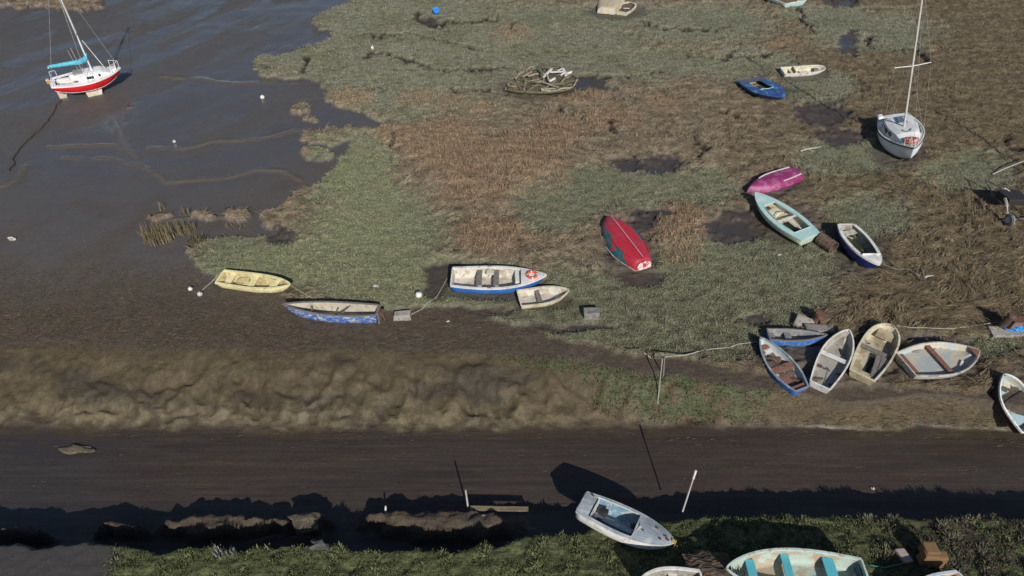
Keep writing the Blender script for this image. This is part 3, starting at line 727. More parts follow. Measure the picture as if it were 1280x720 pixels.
def boards(h, t0, t1, m, root, n=7, wd=.08, gap=.03, z=None, name='bottom_boards'):
    bm = BM(); tot = n * wd + (n - 1) * gap
    for i in range(n):
        y = -tot / 2 + wd / 2 + i * (wd + gap); x0, x1 = h.x(t0), h.x(t1); zz = z or (h.zk(t0) + h.floor + .02)
        box(bm, ((x0 + x1) / 2 + random.uniform(-.02, .02), y, zz), (x1 - x0, wd, .018), bev=.003)
    for t in (t0 + .03, (t0 + t1) / 2, t1 - .03): box(bm, (h.x(t), 0, (z or (h.zk(t0) + h.floor + .02)) - .014), (.04, tot, .016))
    return link(name, bm, m, root)
def fit(bow, sl, sr, ma, mb, H, zb, zs, roll=0, gz_=None, flip=False, dz=0.0, bscale=1.0):
    """survey pixels of gunwale points -> L, B, Wt, root location and rotation"""
    hb_, hs, hm = (zb, zs, H) if not flip else (.06, .06, .06)
    def A(p, h):
        if gz_ is None: q = atg(p[0], p[1], h + dz); return q
        q = at(p[0], p[1], gz_ + h); return Vector((q[0], q[1], gz_))
    Bw = A(bow, hb_); Sm = (A(sl, hs) + A(sr, hs)) / 2
    d = Bw - Sm; L = math.hypot(d.x, d.y); yaw = math.atan2(d.y, d.x); nrm = Vector((-d.y, d.x, 0)) / L
    m1, m2 = A(ma, hm), A(mb, hm)
    B = abs((m1 - m2).dot(nrm)); Wt = abs((A(sl, hs) - A(sr, hs)).dot(nrm))
    if roll:
        # heel: raise one side, lower the other, then survey again
        sg = 1 if (m1 - m2).dot(nrm) > 0 else -1; e = math.sin(R(roll)) * B / 2 * sg
        m1, m2 = A(ma, hm + e), A(mb, hm - e); B = abs((m1 - m2).dot(nrm)) / math.cos(R(roll))
    c = (Bw + Sm) / 2; gb = gz_ if gz_ is not None else float(gz(Bw.x, Bw.y)); gs = gz_ if gz_ is not None else float(gz(Sm.x, Sm.y))
    pitch = -math.atan2(gb - gs, L) * .9
    c.z = (gb + gs) / 2 + dz; c = c + nrm * (math.sin(R(roll)) * (zb + zs) / 2 * (0 if flip else 1))
    return L, B * bscale, min(Wt, B * .95), c, (R(roll), pitch, yaw)
BG = 'open boats lying on the marsh'
def make_boat(name, label, cat, px, H, zb, zs, top, bot, ins, railm, roll=0, gz_=None, flip=False, dz=-.07, group=BG, rail=(.02, .05, .012, .03), split=.62, bscale=1.0, keel=True, **kw):
    L, B, Wt, c, rot = fit(*px, H, zb, zs, roll, gz_, flip, dz, bscale)
    h = Hull(L, B, Wt, H, zb, zs, **kw)
    if flip: c.z += (zb + zs) / 2 + dz + .02; rot = (math.pi + R(roll), -rot[1] if 0 else rot[1], rot[2])
    root = thing(name, label, cat, c, rot, group)
    hm = link('hull', hull_mesh(h, split), [top, bot, ins], root)
    if railm: link('gunwale', rail_mesh(h, *rail), railm, root)
    if keel:
        bm = BM(); T = [.02 + .9 * i / 14 for i in range(15)]
        strip(bm, [(h.x(t, 0), .02, h.zk(t) + .004) for t in T], [(h.x(t, 0), -.02, h.zk(t) + .004) for t in T], .05); link('keel', bm, bot, root)
    return h, root
def rowlocks(h, root, t, m):
    for sd in (1, -1):
        bm = BM(); x, y, z = h.x(t), sd * (h.w(t) - .02), h.zg(t) + .012
        box(bm, (x, y, z + .012), (.14, .05, .03), bev=.006)
        tube(bm, [(x - .04, y, z + .10), (x - .035, y, z + .05), (x, y, z + .025), (x + .035, y, z + .05), (x + .04, y, z + .10)], .008, 5)
        link('rowlock', bm, m, root)

wood_old = paint('old_wood', (.20, .16, .11), (.28, .25, .20), .4, .8, 4, .4, (1, 6, 6), grain=.5)
wood_red = paint('red_brown_wood', (.24, .105, .075), (.16, .09, .07), .3, .7, 4, .25, (1, 5, 5), grain=.3)
wood_grey = paint('grey_wood', (.22, .20, .18), (.15, .13, .11), .4, .8, 4, .35, (1, 6, 6), grain=.45)
galv = metal('galvanised', (.35, .35, .36), .45); rust = paint('rust', (.19, .085, .05), (.09, .05, .035), .5, .85, 6, .5)
black = paint('black_rubber', (.02, .02, .022), None, 0, .6)
white = paint('white_paint', (.70, .69, .66), (.45, .42, .36), .25, .4, 4, .22)
white2 = paint('dull_white_paint', (.52, .50, .46), (.33, .29, .23), .35, .5, 3, .35)
cream = paint('cream_paint', (.62, .58, .43), (.45, .40, .27), .35, .5, 3, .3)
greyin = paint('dirty_grey_inside', (.34, .32, .28), (.22, .20, .16), .4, .7, 2.5, .45)
mudbot = paint('muddy_bottom', (.20, .18, .14), (.12, .10, .075), .5, .75, 4, .5)
ropem = paint('rope_dark', (.07, .06, .045), None, 0, .9, 20, .3); ropel = paint('rope_pale', (.35, .33, .27), None, 0, .9, 20, .4)
ropeg = paint('rope_green', (.05, .20, .14), None, 0, .8, 20, .4)

# --- pale yellow dinghy
ye = paint('pale_yellow_grp', (.80, .72, .40), (.60, .53, .32), .3, .45, 2.5, .28); yein = paint('yellow_inside', (.62, .54, .28), (.42, .34, .17), .4, .6, 2.5, .35)
h, r = make_boat('rowing_dinghy', 'pale yellow dinghy heeled on mud beside the white buoys', 'dinghy', ((363.8, 355), (282, 337.5), (267.5, 352.7), (322, 338.8), (316, 358)), .5, .58, .52,
                 ye, ye, yein, ye, roll=7, p=2.4, q=.8, floor=.12, rail=(.035, .06, .015, .05))
thwart(h, .13, .38, .30, m=ye, root=r, name='stern_seat'); thwart(h, .45, .36, .30, m=ye, root=r)
bm = BM(); box(bm, (h.x(.30), .05, .24), (.55, .5, .2), Euler((.1, .1, .4)), bev=.05, jit=.03); link('crumpled_liner', bm, yein, r, smooth=True)
thwart(h, .76, .42, .34, m=ye, root=r, name='bow_seat')
# --- peeling blue boat
pb_ = paint('peeling_blue', (.045, .13, .42), (.44, .46, .46), .36, .6, 7, .35, (.8, 1, 1.5)); bin_ = paint('bare_beige_inside', (.48, .44, .36), (.36, .31, .24), .4, .7, 2, .3)
h, r = make_boat('rowing_boat', 'weathered open boat with peeling blue sides and beige inside', 'rowing boat', ((352.7, 379.7), (474.3, 380.4), (469.4, 393.8), (412, 377), (410, 394.6)), .62, .76, .66,
                 pb_, mudbot, bin_, wood_grey, roll=0, p=2.1, q=.9, tm=.4, floor=.12, split=.3)
thwart(h, .45, .36, .07, .03, wood_grey, r, 'frame_rib'); bm = BM(); box(bm, (h.x(.36), -.2, .42), (.5, .2, .03), Euler((.5, .2, .9)), bev=.005); link('loose_board', bm, wood_grey, r)
bm = BM(); box(bm, (h.x(.7), 0, .40), (.07, .05, .5), bev=.01); link('mast_step_post', bm, wood_old, r)
bm = BM(); box(bm, (h.x(0) - .05, 0, .4), (.05, h.Wt * .85, .62), bev=.01); link('transom_board', bm, wood_grey, r)
bm = BM(); tube(bm, [(h.x(0) - .05, .15, .6), (h.x(0) - .22, .18, .62), (h.x(0) - .3, .2, .3)], .035, 6); box(bm, (h.x(0) - .2, .12, .66), (.22, .3, .05), bev=.01); link('outboard_bracket', bm, rust, r)
for (t_, o_, r_) in ((.38, .25, .02), (.30, .2, .012)): bm = BM(); tube(bm, [(h.x(t_), -h.w(t_) - o_, -.02), (h.x(t_), -h.w(t_) - .02, .28)], r_, 5); link('leg_prop', bm, wood_old, r)
# --- white and blue boat with foredeck
bl = paint('blue_topsides', (.03, .15, .50), (.10, .2, .4), .2, .45, 3, .15); cr = paint('off_white_inside', (.58, .54, .47), (.40, .35, .28), .3, .6, 2, .3)
h, r = make_boat('fishing_boat', 'largest open boat on the marsh, white inside with bright blue sides and a pointed foredeck', 'open boat', ((683.5, 343.6), (566, 334.3), (562.6, 355.6), (623, 333.2), (621.7, 362.6)), .62, .78, .66,
                 bl, bl, cr, white, roll=3, p=2.3, q=.95, tm=.4, floor=.14, rail=(.03, .07, .012, .05), split=.2)
for t in (.29, .47): thwart(h, t, .46, .24, .04, wood_grey, r)
deck(h, .73, 1, white, r, crown=.03); bm = BM(); box(bm, (h.x(.735), 0, h.zg(.73) - .04), (.03, 2 * h.w(.735) - .08, .16)); link('deck_beam', bm, white, r)
bm = BM(); box(bm, (h.x(.69), .12, .5), (.2, .75, .16), Euler((0, 0, .05)), bev=.05); link('white_locker', bm, white, r)
bm = BM(); box(bm, (h.x(.4), .46, .5), (.34, .3, .1), bev=.03); link('side_pad', bm, cr, r)
for t_ in (.3, .48): bm = BM(); box(bm, (h.x(t_), -.50, .47), (.17, .2, .1), bev=.02); link('white_knee', bm, white, r)
rowlocks(h, r, .4, galv)
lz = r.matrix_basis @ Vector((h.x(.845), .02, h.zg(.845) + .06))
bm = BM(); rm, rn = .20, .07; rings = []
for i in range(24):
    a = 2 * math.pi * i / 24; rings.append([bm.verts.new(((rm + rn * math.cos(b)) * math.cos(a), (rm + rn * math.cos(b)) * math.sin(a), rn * .7 * math.sin(b))) for b in [2 * math.pi * k / 8 for k in range(8)]])
for i in range(24):
    for k in range(8):
        q = bm.faces.new((rings[i][k], rings[(i + 1) % 24][k], rings[(i + 1) % 24][(k + 1) % 8], rings[i][(k + 1) % 8])); q.material_index = 1 if i % 6 == 0 else 0
lb = link('life_ring', bm, [paint('orange_red', (.62, .085, .04), (.7, .3, .22), .2, .5, 6, .15), white], smooth=True, loc=lz); lb.rotation_euler = (r.rotation_euler.x, r.rotation_euler.y, r.rotation_euler.z)
tag(lb, 'orange and white life ring lying on the foredeck of the blue and white boat', 'life ring')
# --- small cream tender
h, r = make_boat('rowing_dinghy', 'small cream dinghy nosed up under the bow of the blue and white boat', 'dinghy', ((711.4, 362.2), (646.5, 364), (651, 381.1), (676, 356.5), (681, 377)), .40, .5, .42,
                 cream, cream, cr, cream, roll=3, p=2.2, q=.8, floor=.1, rail=(.03, .04, .015, .04))
thwart(h, .40, .28, .2, .03, wood_grey, r); boards(h, .12, .32, cr, r, 3, .18, .02); boards(h, .46, .66, cr, r, 3, .18, .02)
# --- red upturned
redm, nn, bb = mat('red_over_teal')
def two_tone(name, a, b, c3=None, sc=2.2, off=(0, 0, 0), lo=.5, hi=.53, axis=None):
    m, n, bs = mat(name); v = mapping(n, (1, 1.6, 1)); f = noise(n, sc, 5, .6, v, .2)
    tc = n.nodes.new('ShaderNodeTexCoord'); sx = n.nodes.new('ShaderNodeSeparateXYZ'); n.links.new(tc.outputs['Object'], sx.inputs[0])
    g = mathn(n, 'ADD', f, mathn(n, 'MULTIPLY', mathn(n, 'ABSOLUTE', sx.outputs[1]), axis or 0))
    c = mixc(n, ramp(n, g, lo, hi), a, b)
    if c3: c = mixc(n, mathn(n, 'MULTIPLY', ramp(n, noise(n, 1.3, 3, .5, v), .5, .7), .6), c, c3)
    n.links.new(c, bs.inputs['Base Color']); bs.inputs['Roughness'].default_value = .5; return m
rt = two_tone('red_over_teal_paint', (.42, .022, .040), (.015, .11, .12), (.30, .06, .10), 1.3, lo=.87, hi=.90, axis=.62)
h, r = make_boat('upturned_boat', 'red and teal boat lying upside down on the grass with a white-patched transom', 'upturned boat', ((757, 274.5), (793, 338), (816, 334.5), (760, 310), (806, 300)), .52, .62, .54,
                 rt, rt, greyin, white2, flip=True, p=2.4, q=.75, dz=0, rail=(.02, .03, .01, .03), rise=.25, rake=.06, bscale=.95)
bm = BM(); x0 = h.x(0) + .01
T = [i / 8 for i in range(9)]; pts = [(x0 - .02, h.w(0) * .92 * math.sin(math.pi / 2 * s) ** .5, .05 + (h.zs - .06) * (1 - math.cos(math.pi / 2 * s))) for s in [.1 + .9 * t for t in T]]
va = [bm.verts.new(p) for p in pts] + [bm.verts.new((p[0], -p[1], p[2])) for p in pts[::-1]]
bm.faces.new(va); ex = bmesh.ops.extrude_face_region(bm, geom=bm.faces[:]); bmesh.ops.translate(bm, vec=(-.025, 0, 0), verts=[v for v in ex['geom'] if isinstance(v, bmesh.types.BMVert)])
link('transom', bm, paint('red_transom', (.55, .04, .05), (.75, .7, .66), .42, .5, 2.6, .1), r)
bm = BM(); T = [.03 + .9 * i / 14 for i in range(15)]; strip(bm, [(h.x(t, 0), .022, h.zk(t) - .045) for t in T], [(h.x(t, 0), -.022, h.zk(t) - .045) for t in T], .02); link('keel_band', bm, paint('pinkish_band', (.50, .30, .33), None, 0, .5), r)
for sd in (1, -1):
    bm = BM(); T = [.1 + .5 * i / 8 for i in range(9)]; A_ = [h.outer(t, .42) for t in T]
    strip(bm, [(a[0], sd * (a[1] - .012), a[2] - .01) for a in A_], [(a[0], sd * (a[1] + .012), a[2] - .01) for a in A_], .03); link('bilge_rail', bm, rt, r)
# --- magenta upturned
mg = paint('magenta_paint', (.27, .028, .13), (.34, .10, .22), .35, .45, 2, .3)
h, r = make_boat('upturned_boat', 'magenta boat lying upside down with two white keel strips', 'upturned boat', ((932, 241), (990, 212), (1002, 224), (955, 220), (972, 240)), .42, .5, .42,
                 mg, mg, greyin, paint('dark_magenta', (.12, .02, .08), None, 0, .5), flip=True, bscale=.85, p=2.3, q=.8, dz=0, rise=.25, rake=.06, keel=False)
for yy, t0, t1 in ((.17, .08, .72), (-.24, .03, .42)):
    bm = BM(); T = [t0 + (t1 - t0) * i / 8 for i in range(9)]; ss = .28 if yy > 0 else .36
    A_ = [h.outer(t, ss) for t in T]; s_ = 1 if yy > 0 else -1
    strip(bm, [(a[0], s_ * a[1] - .028, a[2] - .012) for a in A_], [(a[0], s_ * a[1] + .028, a[2] - .012) for a in A_], .03); link('keel_strip', bm, white, r)
# --- light turquoise decked dinghy
tq = paint('pale_turquoise', (.42, .62, .61), (.50, .58, .52), .3, .45, 2.2, .22); tqh = paint('pale_green_side', (.46, .60, .52), (.62, .60, .30), .35, .5, 3, .3)
h, r = make_boat('sailing_dinghy', 'pale turquoise decked dinghy with white thwarts, bow beside the magenta boat', 'dinghy', ((943.8, 240), (1024.5, 291), (1003, 300.5), (990, 259.5), (960, 275)), .5, .6, .52,
                 tqh, tqh, cream, tq, p=2.2, q=.85, tm=.38, floor=.12, rail=(.03, .05, .015, .05))
inn = lambda t: max(.16, h.w(t) - .20)
deck(h, .74, 1, tq, r, crown=.04); deck(h, .0, .15, tq, r, 'aft_deck', crown=.02); deck(h, .15, .74, tq, r, 'side_deck', inner=inn)
coaming(h, [(h.x(.15), -inn(.15), h.zg(.15)), (h.x(.4), -inn(.4), h.zg(.4)), (h.x(.74), -inn(.74), h.zg(.7)), (h.x(.74), inn(.74), h.zg(.7)), (h.x(.4), inn(.4), h.zg(.4)), (h.x(.15), inn(.15), h.zg(.15))], tq, r, .08)
thwart(h, .42, .46, .10, .03, white, r); bm = BM(); box(bm, (h.x(.29), -.02, .5), (.8, .06, .04), Euler((0, 0, .1)), bev=.01); link('centre_beam', bm, white, r)
bm = BM(); box(bm, (h.x(.62), 0, .32), (.55, .6, .25), Euler((0, 0, .2)), bev=.1, jit=.03); link('beige_cover', bm, cream, r, smooth=True)
bm = BM(); tube(bm, [(h.x(.53), .34 * math.cos(a), .30 + .32 * math.sin(a)) for a in [math.pi * i / 8 for i in range(9)]], .02, 5); link('hoop', bm, galv, r)
bm = BM(); box(bm, (h.x(.3), 0, .16), (1.0, .6, .01)); link('dark_bilge', bm, paint('bilge_mud', (.03, .035, .02), None, 0, .35), r)
# --- navy and white boat
nv = paint('navy_topsides', (.012, .025, .17), (.03, .07, .20), .25, .35, 3, .15)
h, r = make_boat('sailing_dinghy', 'navy blue dinghy with white decks standing on the straw below the pale turquoise one', 'dinghy', ((1098.8, 330.5), (1071, 282), (1045.5, 275.5), (1086, 300), (1052.5, 299.5)), .62, .72, .64,
                 nv, nv, greyin, white, roll=-5, p=2.6, q=.8, tm=.35, floor=.12, rail=(.03, .08, .015, .06), split=.15)
deck(h, .74, 1, white, r, crown=.06); inn2 = lambda t: max(.1, h.w(t) - .14)
deck(h, 0.0, .74, white, r, 'side_deck', inner=inn2)
bm = BM(); box(bm, (h.x(.38), 0, .2), (1.7, .85, .02)); link('bilge_water', bm, paint('bilge_weed', (.035, .04, .02), (.10, .10, .06), .3, .3), r)
bm = BM(); box(bm, (h.x(.12), .1, .42), (.3, .7, .05), Euler((0, 0, .3)), bev=.01); box(bm, (h.x(.2), -.1, .36), (.5, .05, .05), Euler((0, 0, .9)), bev=.01); link('broken_seat', bm, white2, r)
bm = BM(); box(bm, (h.x(.77), 0, h.zg(.77) + .08), (.03, .9, .07)); link('splash_board', bm, white, r)
# --- blue boat at the top
bt = paint('royal_blue', (.02, .07, .24), (.10, .26, .45), .3, .4, 2.4, .2)
h, r = make_boat('sailing_dinghy', 'royal blue decked boat with dark cockpit in the far straw, left of the white pram', 'dinghy', ((981, 121.5), (947, 93), (926, 104), (966, 103.5), (950, 116)), .42, .46, .44,
                 paint('dark_blue_sides', (.01, .02, .06), None, 0, .4), black, paint('brown_inside', (.30, .26, .17), None, 0, .8, 3, .6), bt, roll=-4, p=1.9, q=.9, tm=.4, floor=.1, split=.2, rail=(.03, .08, .015, .05))
deck(h, .55, 1, bt, r, crown=.05); inn3 = lambda t: max(.1, min(.52, h.w(t) - .15)); deck(h, .14, .55, bt, r, 'side_deck', inner=inn3); deck(h, 0, .14, paint('grey_blue_deck', (.10, .10, .14), None, 0, .5), r, 'aft_deck', crown=.02)
coaming(h, [(h.x(.52), -inn3(.5), h.zg(.5) + .03), (h.x(.57), 0, h.zg(.55) + .05), (h.x(.52), inn3(.5), h.zg(.5) + .03)], tq, r, .07, closed=False)
# --- white pram dinghy at the top
h, r = make_boat('pram_dinghy', 'white square-ended pram dinghy in the far straw, right of the royal blue boat', 'pram dinghy', ((1032, 84), (972.5, 83.5), (985, 92), (1003, 78.6), (1003, 88.6)), .40, .46, .42,
                 white, white, cream, white, roll=8, p=6, q=.6, tm=.3, floor=.08, rise=.5, rail=(.03, .05, .015, .04))
thwart(h, .22, .26, .2, .03, cream, r); bm = BM(); box(bm, (h.x(.8), .1, .26), (.35, .3, .15), bev=.04); link('grey_bundle', bm, wood_grey, r)
bm = BM(); box(bm, (h.x(.28), .1, .3), (.08, h.B * .7, .3), bev=.01); link('frame_rib', bm, wood_old, r)
# --- white boat cut by the top edge
h, r = make_boat('rowing_boat', 'white and pale blue boat cut off by the top edge of the photo', 'rowing boat', ((935, -28), (1004, -3), (986, 7), (975, -22), (953, -8)), .5, .6, .5,
                 tq, tq, white, white, p=2.2, q=.85, floor=.12)
thwart(h, .3, .35, .22, m=white, root=r)
# --- cream pair at the top
lv = two_tone('cream_lilac_patch', (.48, .43, .35), (.52, .42, .20), (.34, .29, .30), 1.6)
h, r = make_boat('upturned_boat', 'larger of the two pale cream hulls at the top, grey lilac and yellow stained', 'upturned boat', ((775, -22), (747, 15), (768, 19), (752, -6), (784, -2)), .42, .5, .44,
                 lv, lv, greyin, white2, flip=True, p=2.4, q=.8, dz=0, rise=.3)
h, r = make_boat('pram_dinghy', 'tiny cream tub dinghy with a thick rim beside the larger pale hull', 'pram dinghy', ((789, 3), (770, 12), (783, 17.5), (777, 4), (792, 12)), .36, .4, .36,
                 cream, cream, paint('brown_bilge', (.09, .06, .04), None, 0, .8), cream, p=4, q=.6, tm=.4, floor=.08, rail=(.05, .12, .04, .06))
bm = BM(); box(bm, (h.x(.6), .05, .2), (.1, .5, .04), Euler((0, 0, .5))); link('thwart', bm, white, r)
# --- wrecked hull
wr = paint('rotten_wood', (.23, .19, .13), (.12, .13, .07), .45, .85, 3, .5, (1, 3, 3), grain=.4)
h, r = make_boat('wrecked_boat', 'rotten grey wooden boat wreck full of mud and broken boards', 'boat wreck', ((632, 113), (717, 103), (704, 80), (668, 88), (684, 120)), .42, .40, .5,
                 wr, wr, paint('wreck_mud', (.085, .065, .04), (.15, .12, .08), .5, .9, 4, .5), None, roll=4, p=1.6, q=1.0, tm=.3, floor=.34, keel=False, split=.2)

wr2 = [wr, wr, paint('bleached_board', (.34, .31, .24), (.22, .19, .14), .4, .85, 4, .4), wr, paint('mud_board', (.12, .09, .055), (.2, .16, .1), .5, .9, 4, .4), paint('bleached_board'), paint('weedy_board', (.10, .12, .06), (.2, .19, .13), .4, .9, 4, .3)]
for i in range(60):
    t = random.uniform(.05, .88); y = random.uniform(-1, 1) * h.w(t) * .85; bm = BM()
    box(bm, (0, 0, 0), (random.uniform(.3, 1.3), random.uniform(.06, .16), .035), jit=.015)
    q = link('broken_board', bm, random.choice(wr2), r, loc=(h.x(t), y, .38 + random.uniform(0, .2))); q.rotation_euler = (random.uniform(-.6, .6), random.uniform(-.35, .35), random.gauss(.1, .8))
for k in range(9):
    t = .12 + .09 * k
    for sd in (1, -1):
        if random.random() < .25: continue
        bm = BM(); tube(bm, [(h.x(t), sd * h.yin(t, .3) * .8, .3), (h.x(t), sd * (h.w(t) - .05), h.zg(t) + random.uniform(0, .16))], .03, 5); link('rib', bm, random.choice(wr2), r)
for sd, t0, t1 in ((1, .05, .62), (-1, .3, 1.0)):
    bm = BM(); T = [t0 + (t1 - t0) * i / 12 for i in range(13)]; tube(bm, [(h.x(t), sd * (h.w(t) - .01) + .05 * math.sin(t * 11), h.zg(t) + .04 + .06 * math.sin(t * 23)) for t in T], .045, 5); link('broken_gunwale', bm, paint('pale_rotten_wood', (.40, .37, .29), (.2, .18, .12), .35, .85, 4, .4), r)
for (t, y, l, a) in ((.12, .3, .5, .3), (.06, -.05, .45, 1.3), (.16, -.2, .9, -.9), (.10, .55, .4, .8), (.3, -.35, 1.3, .55), (.02, .4, .35, -.2), (.35, .75, .5, .2), (.08, -.4, .5, .1)):
    bm = BM(); box(bm, (0, 0, 0), (l, .15, .09), bev=.02, jit=.02); q = link('white_broken_plank', bm, white, r, loc=(h.x(t), y, .62)); q.rotation_euler = (.2, .15, a)
bm = BM(); box(bm, (h.x(.05), .1, .40), (.5, .8, .3), Euler((0, .2, .1)), bev=.03, jit=.05); link('stern_locker', bm, paint('grey_lilac', (.26, .22, .22), (.4, .38, .36), .3, .8), r)
# --- cluster on the bank
bsk = paint('grey_blue_inside', (.21, .22, .23), (.34, .31, .25), .35, .65, 2, .35)
h, r = make_boat('rowing_boat', 'blue-sided skiff with grey inside, lying behind the blue boat with red-brown seats', 'rowing boat', ((1035.6, 418), (959.5, 409.5), (963, 425), (996, 411.2), (1001, 428)), .5, .56, .52,
                 paint('mid_blue_side', (.04, .15, .45), (.14, .25, .45), .3, .5, 3, .2), mudbot, bsk, wood_grey, p=2.0, q=.95, tm=.35, floor=.18, dz=-.10, split=.2, rail=(.02, .03, .012, .03), roll=-2)
for t in (.07, .36): thwart(h, t, .33, .26, .04, bsk, r)
h, r = make_boat('rowing_boat', 'blue boat with pale blue inside and red-brown slatted floor and seats', 'rowing boat', ((950, 420), (1010.3, 480), (991, 496.5), (990, 448), (960, 466)), .5, .62, .52,
                 paint('strong_blue_side', (.02, .12, .42), None, 0, .45, 3, .15), mudbot, paint('pale_blue_inside', (.40, .47, .50), (.5, .5, .46), .3, .55, 2, .25), paint('blue_grey_rail', (.20, .26, .32), (.4, .42, .4), .3, .5), p=2.1, q=.85, tm=.4, floor=.2, dz=-.13, split=.2, roll=-3)
thwart(h, .45, .36, .26, .04, wood_red, r); thwart(h, .05, .42, .26, .04, wood_red, r, 'stern_seat')
boards(h, .12, .36, wood_red, r, 6, .08, .035); boards(h, .55, .76, wood_red, r, 5, .08, .03); thwart(h, .86, .40, .2, .03, wood_red, r, 'bow_seat')
bm = BM(); box(bm, (h.x(.55), 0, .3), (.5, .16, .05), bev=.01); link('centre_board', bm, wood_red, r)
gin = paint('grey_beige_inside', (.36, .34, .31), (.26, .24, .20), .3, .6, 1.6, .2)
h, r = make_boat('rowing_boat', 'white boat with one bright white thwart, pointing away in the cluster on the bank', 'rowing boat', ((1062.3, 410.5), (1013, 476), (1038, 486.5), (1028, 438), (1069.5, 441)), .5, .6, .5,
                 white, mudbot, gin, white, p=2.2, q=.8, tm=.5, floor=.22, dz=-.15, rail=(.025, .035, .015, .04))
thwart(h, .52, .42, .2, .035, white, r); bm = BM(); box(bm, (h.x(.7), -.12, .26), (.28, .1, .04), Euler((0, 0, .5)), jit=.03); link('dead_leaves', bm, paint('dark_weed', (.03, .028, .015), None, 0, .9), r)
bm = BM(); box(bm, (h.x(.22), -.04, .245), (.6, .025, .02), Euler((0, 0, .1))); link('floor_batten', bm, greyin, r)
tan_ = paint('tan_paint', (.45, .38, .25), (.33, .26, .16), .4, .6, 2.2, .3); tin = paint('tan_inside', (.50, .45, .33), (.32, .26, .17), .4, .65, 2, .3)
h, r = make_boat('rowing_boat', 'tan round-bowed boat with a grey plank lying lengthwise inside', 'rowing boat', ((1114, 405), (1063, 462), (1090.8, 480.5), (1074, 439), (1120, 449)), .52, .62, .52,
                 tan_, mudbot, tin, cream, p=3.2, q=.62, tm=.5, floor=.22, dz=-.15, rail=(.03, .04, .02, .045))
thwart(h, .52, .38, .2, .035, wood_grey, r); thwart(h, .06, .40, .3, .04, tan_, r, 'stern_seat'); thwart(h, .84, .44, .55, .03, tan_, r, 'bow_seat')
bm = BM(); box(bm, (h.x(.27), -.24, .42), (1.25, .17, .04), Euler((0, 0, .12)), bev=.008); box(bm, (h.x(.27), -.43, .425), (1.25, .17, .04), Euler((0, 0, .12)), bev=.008); link('lengthwise_plank', bm, wood_grey, r)
bm = BM(); box(bm, (h.x(.3), -.03, .25), (.9, .2, .02)); link('dark_floor_strip', bm, paint('dark_strip_brown', (.025, .022, .018), None, 0, .6), r)  # thin near-black strip laid on the floor beside the planks
bg_ = paint('pale_blue_grey_inside', (.40, .44, .43), (.48, .44, .35), .42, .6, 1.8, .25)
h, r = make_boat('rowing_boat', 'grey-white boat with red-brown thwarts, bow pointing right', 'rowing boat', ((1224.4, 438), (1127.4, 441.5), (1135.5, 472), (1172, 427), (1173, 471.5)), .5, .58, .5,
                 paint('grey_white_side', (.42, .42, .40), (.3, .27, .22), .3, .5), mudbot, bg_, white2, p=2.0, q=.85, tm=.45, floor=.28, dz=-.22, rail=(.025, .03, .015, .04))
thwart(h, .06, .38, .25, .04, wood_red, r, 'stern_seat'); thwart(h, .48, .40, .20, .04, wood_red, r)
deck(h, .90, 1, wood_red, r, crown=.02); bm = BM(); box(bm, (h.x(.72), -.28, .33), (.35, .09, .06), Euler((0, 0, .7)), bev=.02); link('white_bottle', bm, white, r)
h, r = make_boat('rowing_boat', 'pale blue boat cut off by the right edge, shade coloured into its near-black hull side, with a white rail', 'rowing boat', ((1243, 449), (1306, 512), (1272, 541), (1283, 464), (1241, 494)), .55, .66, .56,
                 paint('shadow_side_black', (.02, .02, .025), None, 0, .5), mudbot, paint('sky_blue_inside', (.30, .44, .50), (.42, .40, .33), .4, .55, 1.6, .3), white, p=2.2, q=.8, tm=.5, floor=.26, dz=.10, rail=(.02, .05, .015, .05))  # near-black topsides: the hull's shadow side is put into the paint
thwart(h, .55, .4, .07, .05, black, r, 'dark_frame'); boards(h, .3, .5, greyin, r, 4, .12, .02)
# --- bottom edge boats
wd = paint('worn_blue_grey_deck', (.42, .47, .51), (.60, .61, .60), .4, .5, 2.2, .3)
h, r = make_boat('sailing_dinghy', 'white dinghy with worn blue-grey decks, stern jutting over the dark channel edge', 'dinghy', ((844, 676), (746, 615), (708, 634), (805, 637), (772, 668)), .56, .64, .56,
                 white, white, paint('blue_inside', (.16, .28, .38), (.40, .45, .47), .35, .5, 2, .4), wd, gz_=-.42, bscale=.88, roll=-14, p=2.5, q=.78, tm=.42, floor=.12, rail=(.02, .08, .012, .04), rake=.08)
deck(h, .60, 1, wd, r, crown=.05); deck(h, 0, .13, wd, r, 'aft_deck', crown=.03); inn = lambda t: max(.2, h.w(t) - .09); deck(h, .13, .60, wd, r, 'side_deck', inner=inn)
coaming(h, [(h.x(.60), -inn(.6), h.zg(.55)), (h.x(.64), 0, h.zg(.6) + .06), (h.x(.60), inn(.6), h.zg(.55))], white, r, .06, closed=False)
bm = BM(); box(bm, (h.x(.15), 0, .36), (.04, 2 * inn(.15), .34)); link('white_bulkhead', bm, white, r)
bm = BM(); box(bm, (h.x(.37), 0, .25), (1.3, .22, .04), bev=.01); link('centre_case', bm, wd, r)
bm = BM(); box(bm, (h.x(.24), .2, .3), (.3, .24, .2), bev=.05, jit=.03); box(bm, (h.x(.23), -.25, .3), (.22, .2, .2), bev=.05, jit=.03); link('dark_bundles', bm, black, r, smooth=True)
bm = BM(); bm.free()
for (t_, y_, l_) in ((.08, .38, .1), (.9, .02, .12), (.93, -.08, .1), (.86, -.16, .09), (.8, .2, .08), (.68, -.1, .07)): bm = BM(); box(bm, (h.x(t_), y_, h.zg(t_) + .06), (l_, .05, .035), bev=.01); link('deck_cleat', bm, rust, r)
bm = BM()
for k in range(5):
    y0 = random.uniform(-.05, .05); tube(bm, [(h.x(.97), y0, h.zb + .05), (h.x(1) + .03, y0 * 1.5, h.zb - .0), (h.x(1) + .02, y0 * 1.6, h.zb - .2 - random.uniform(0, .15))], .014, 5)
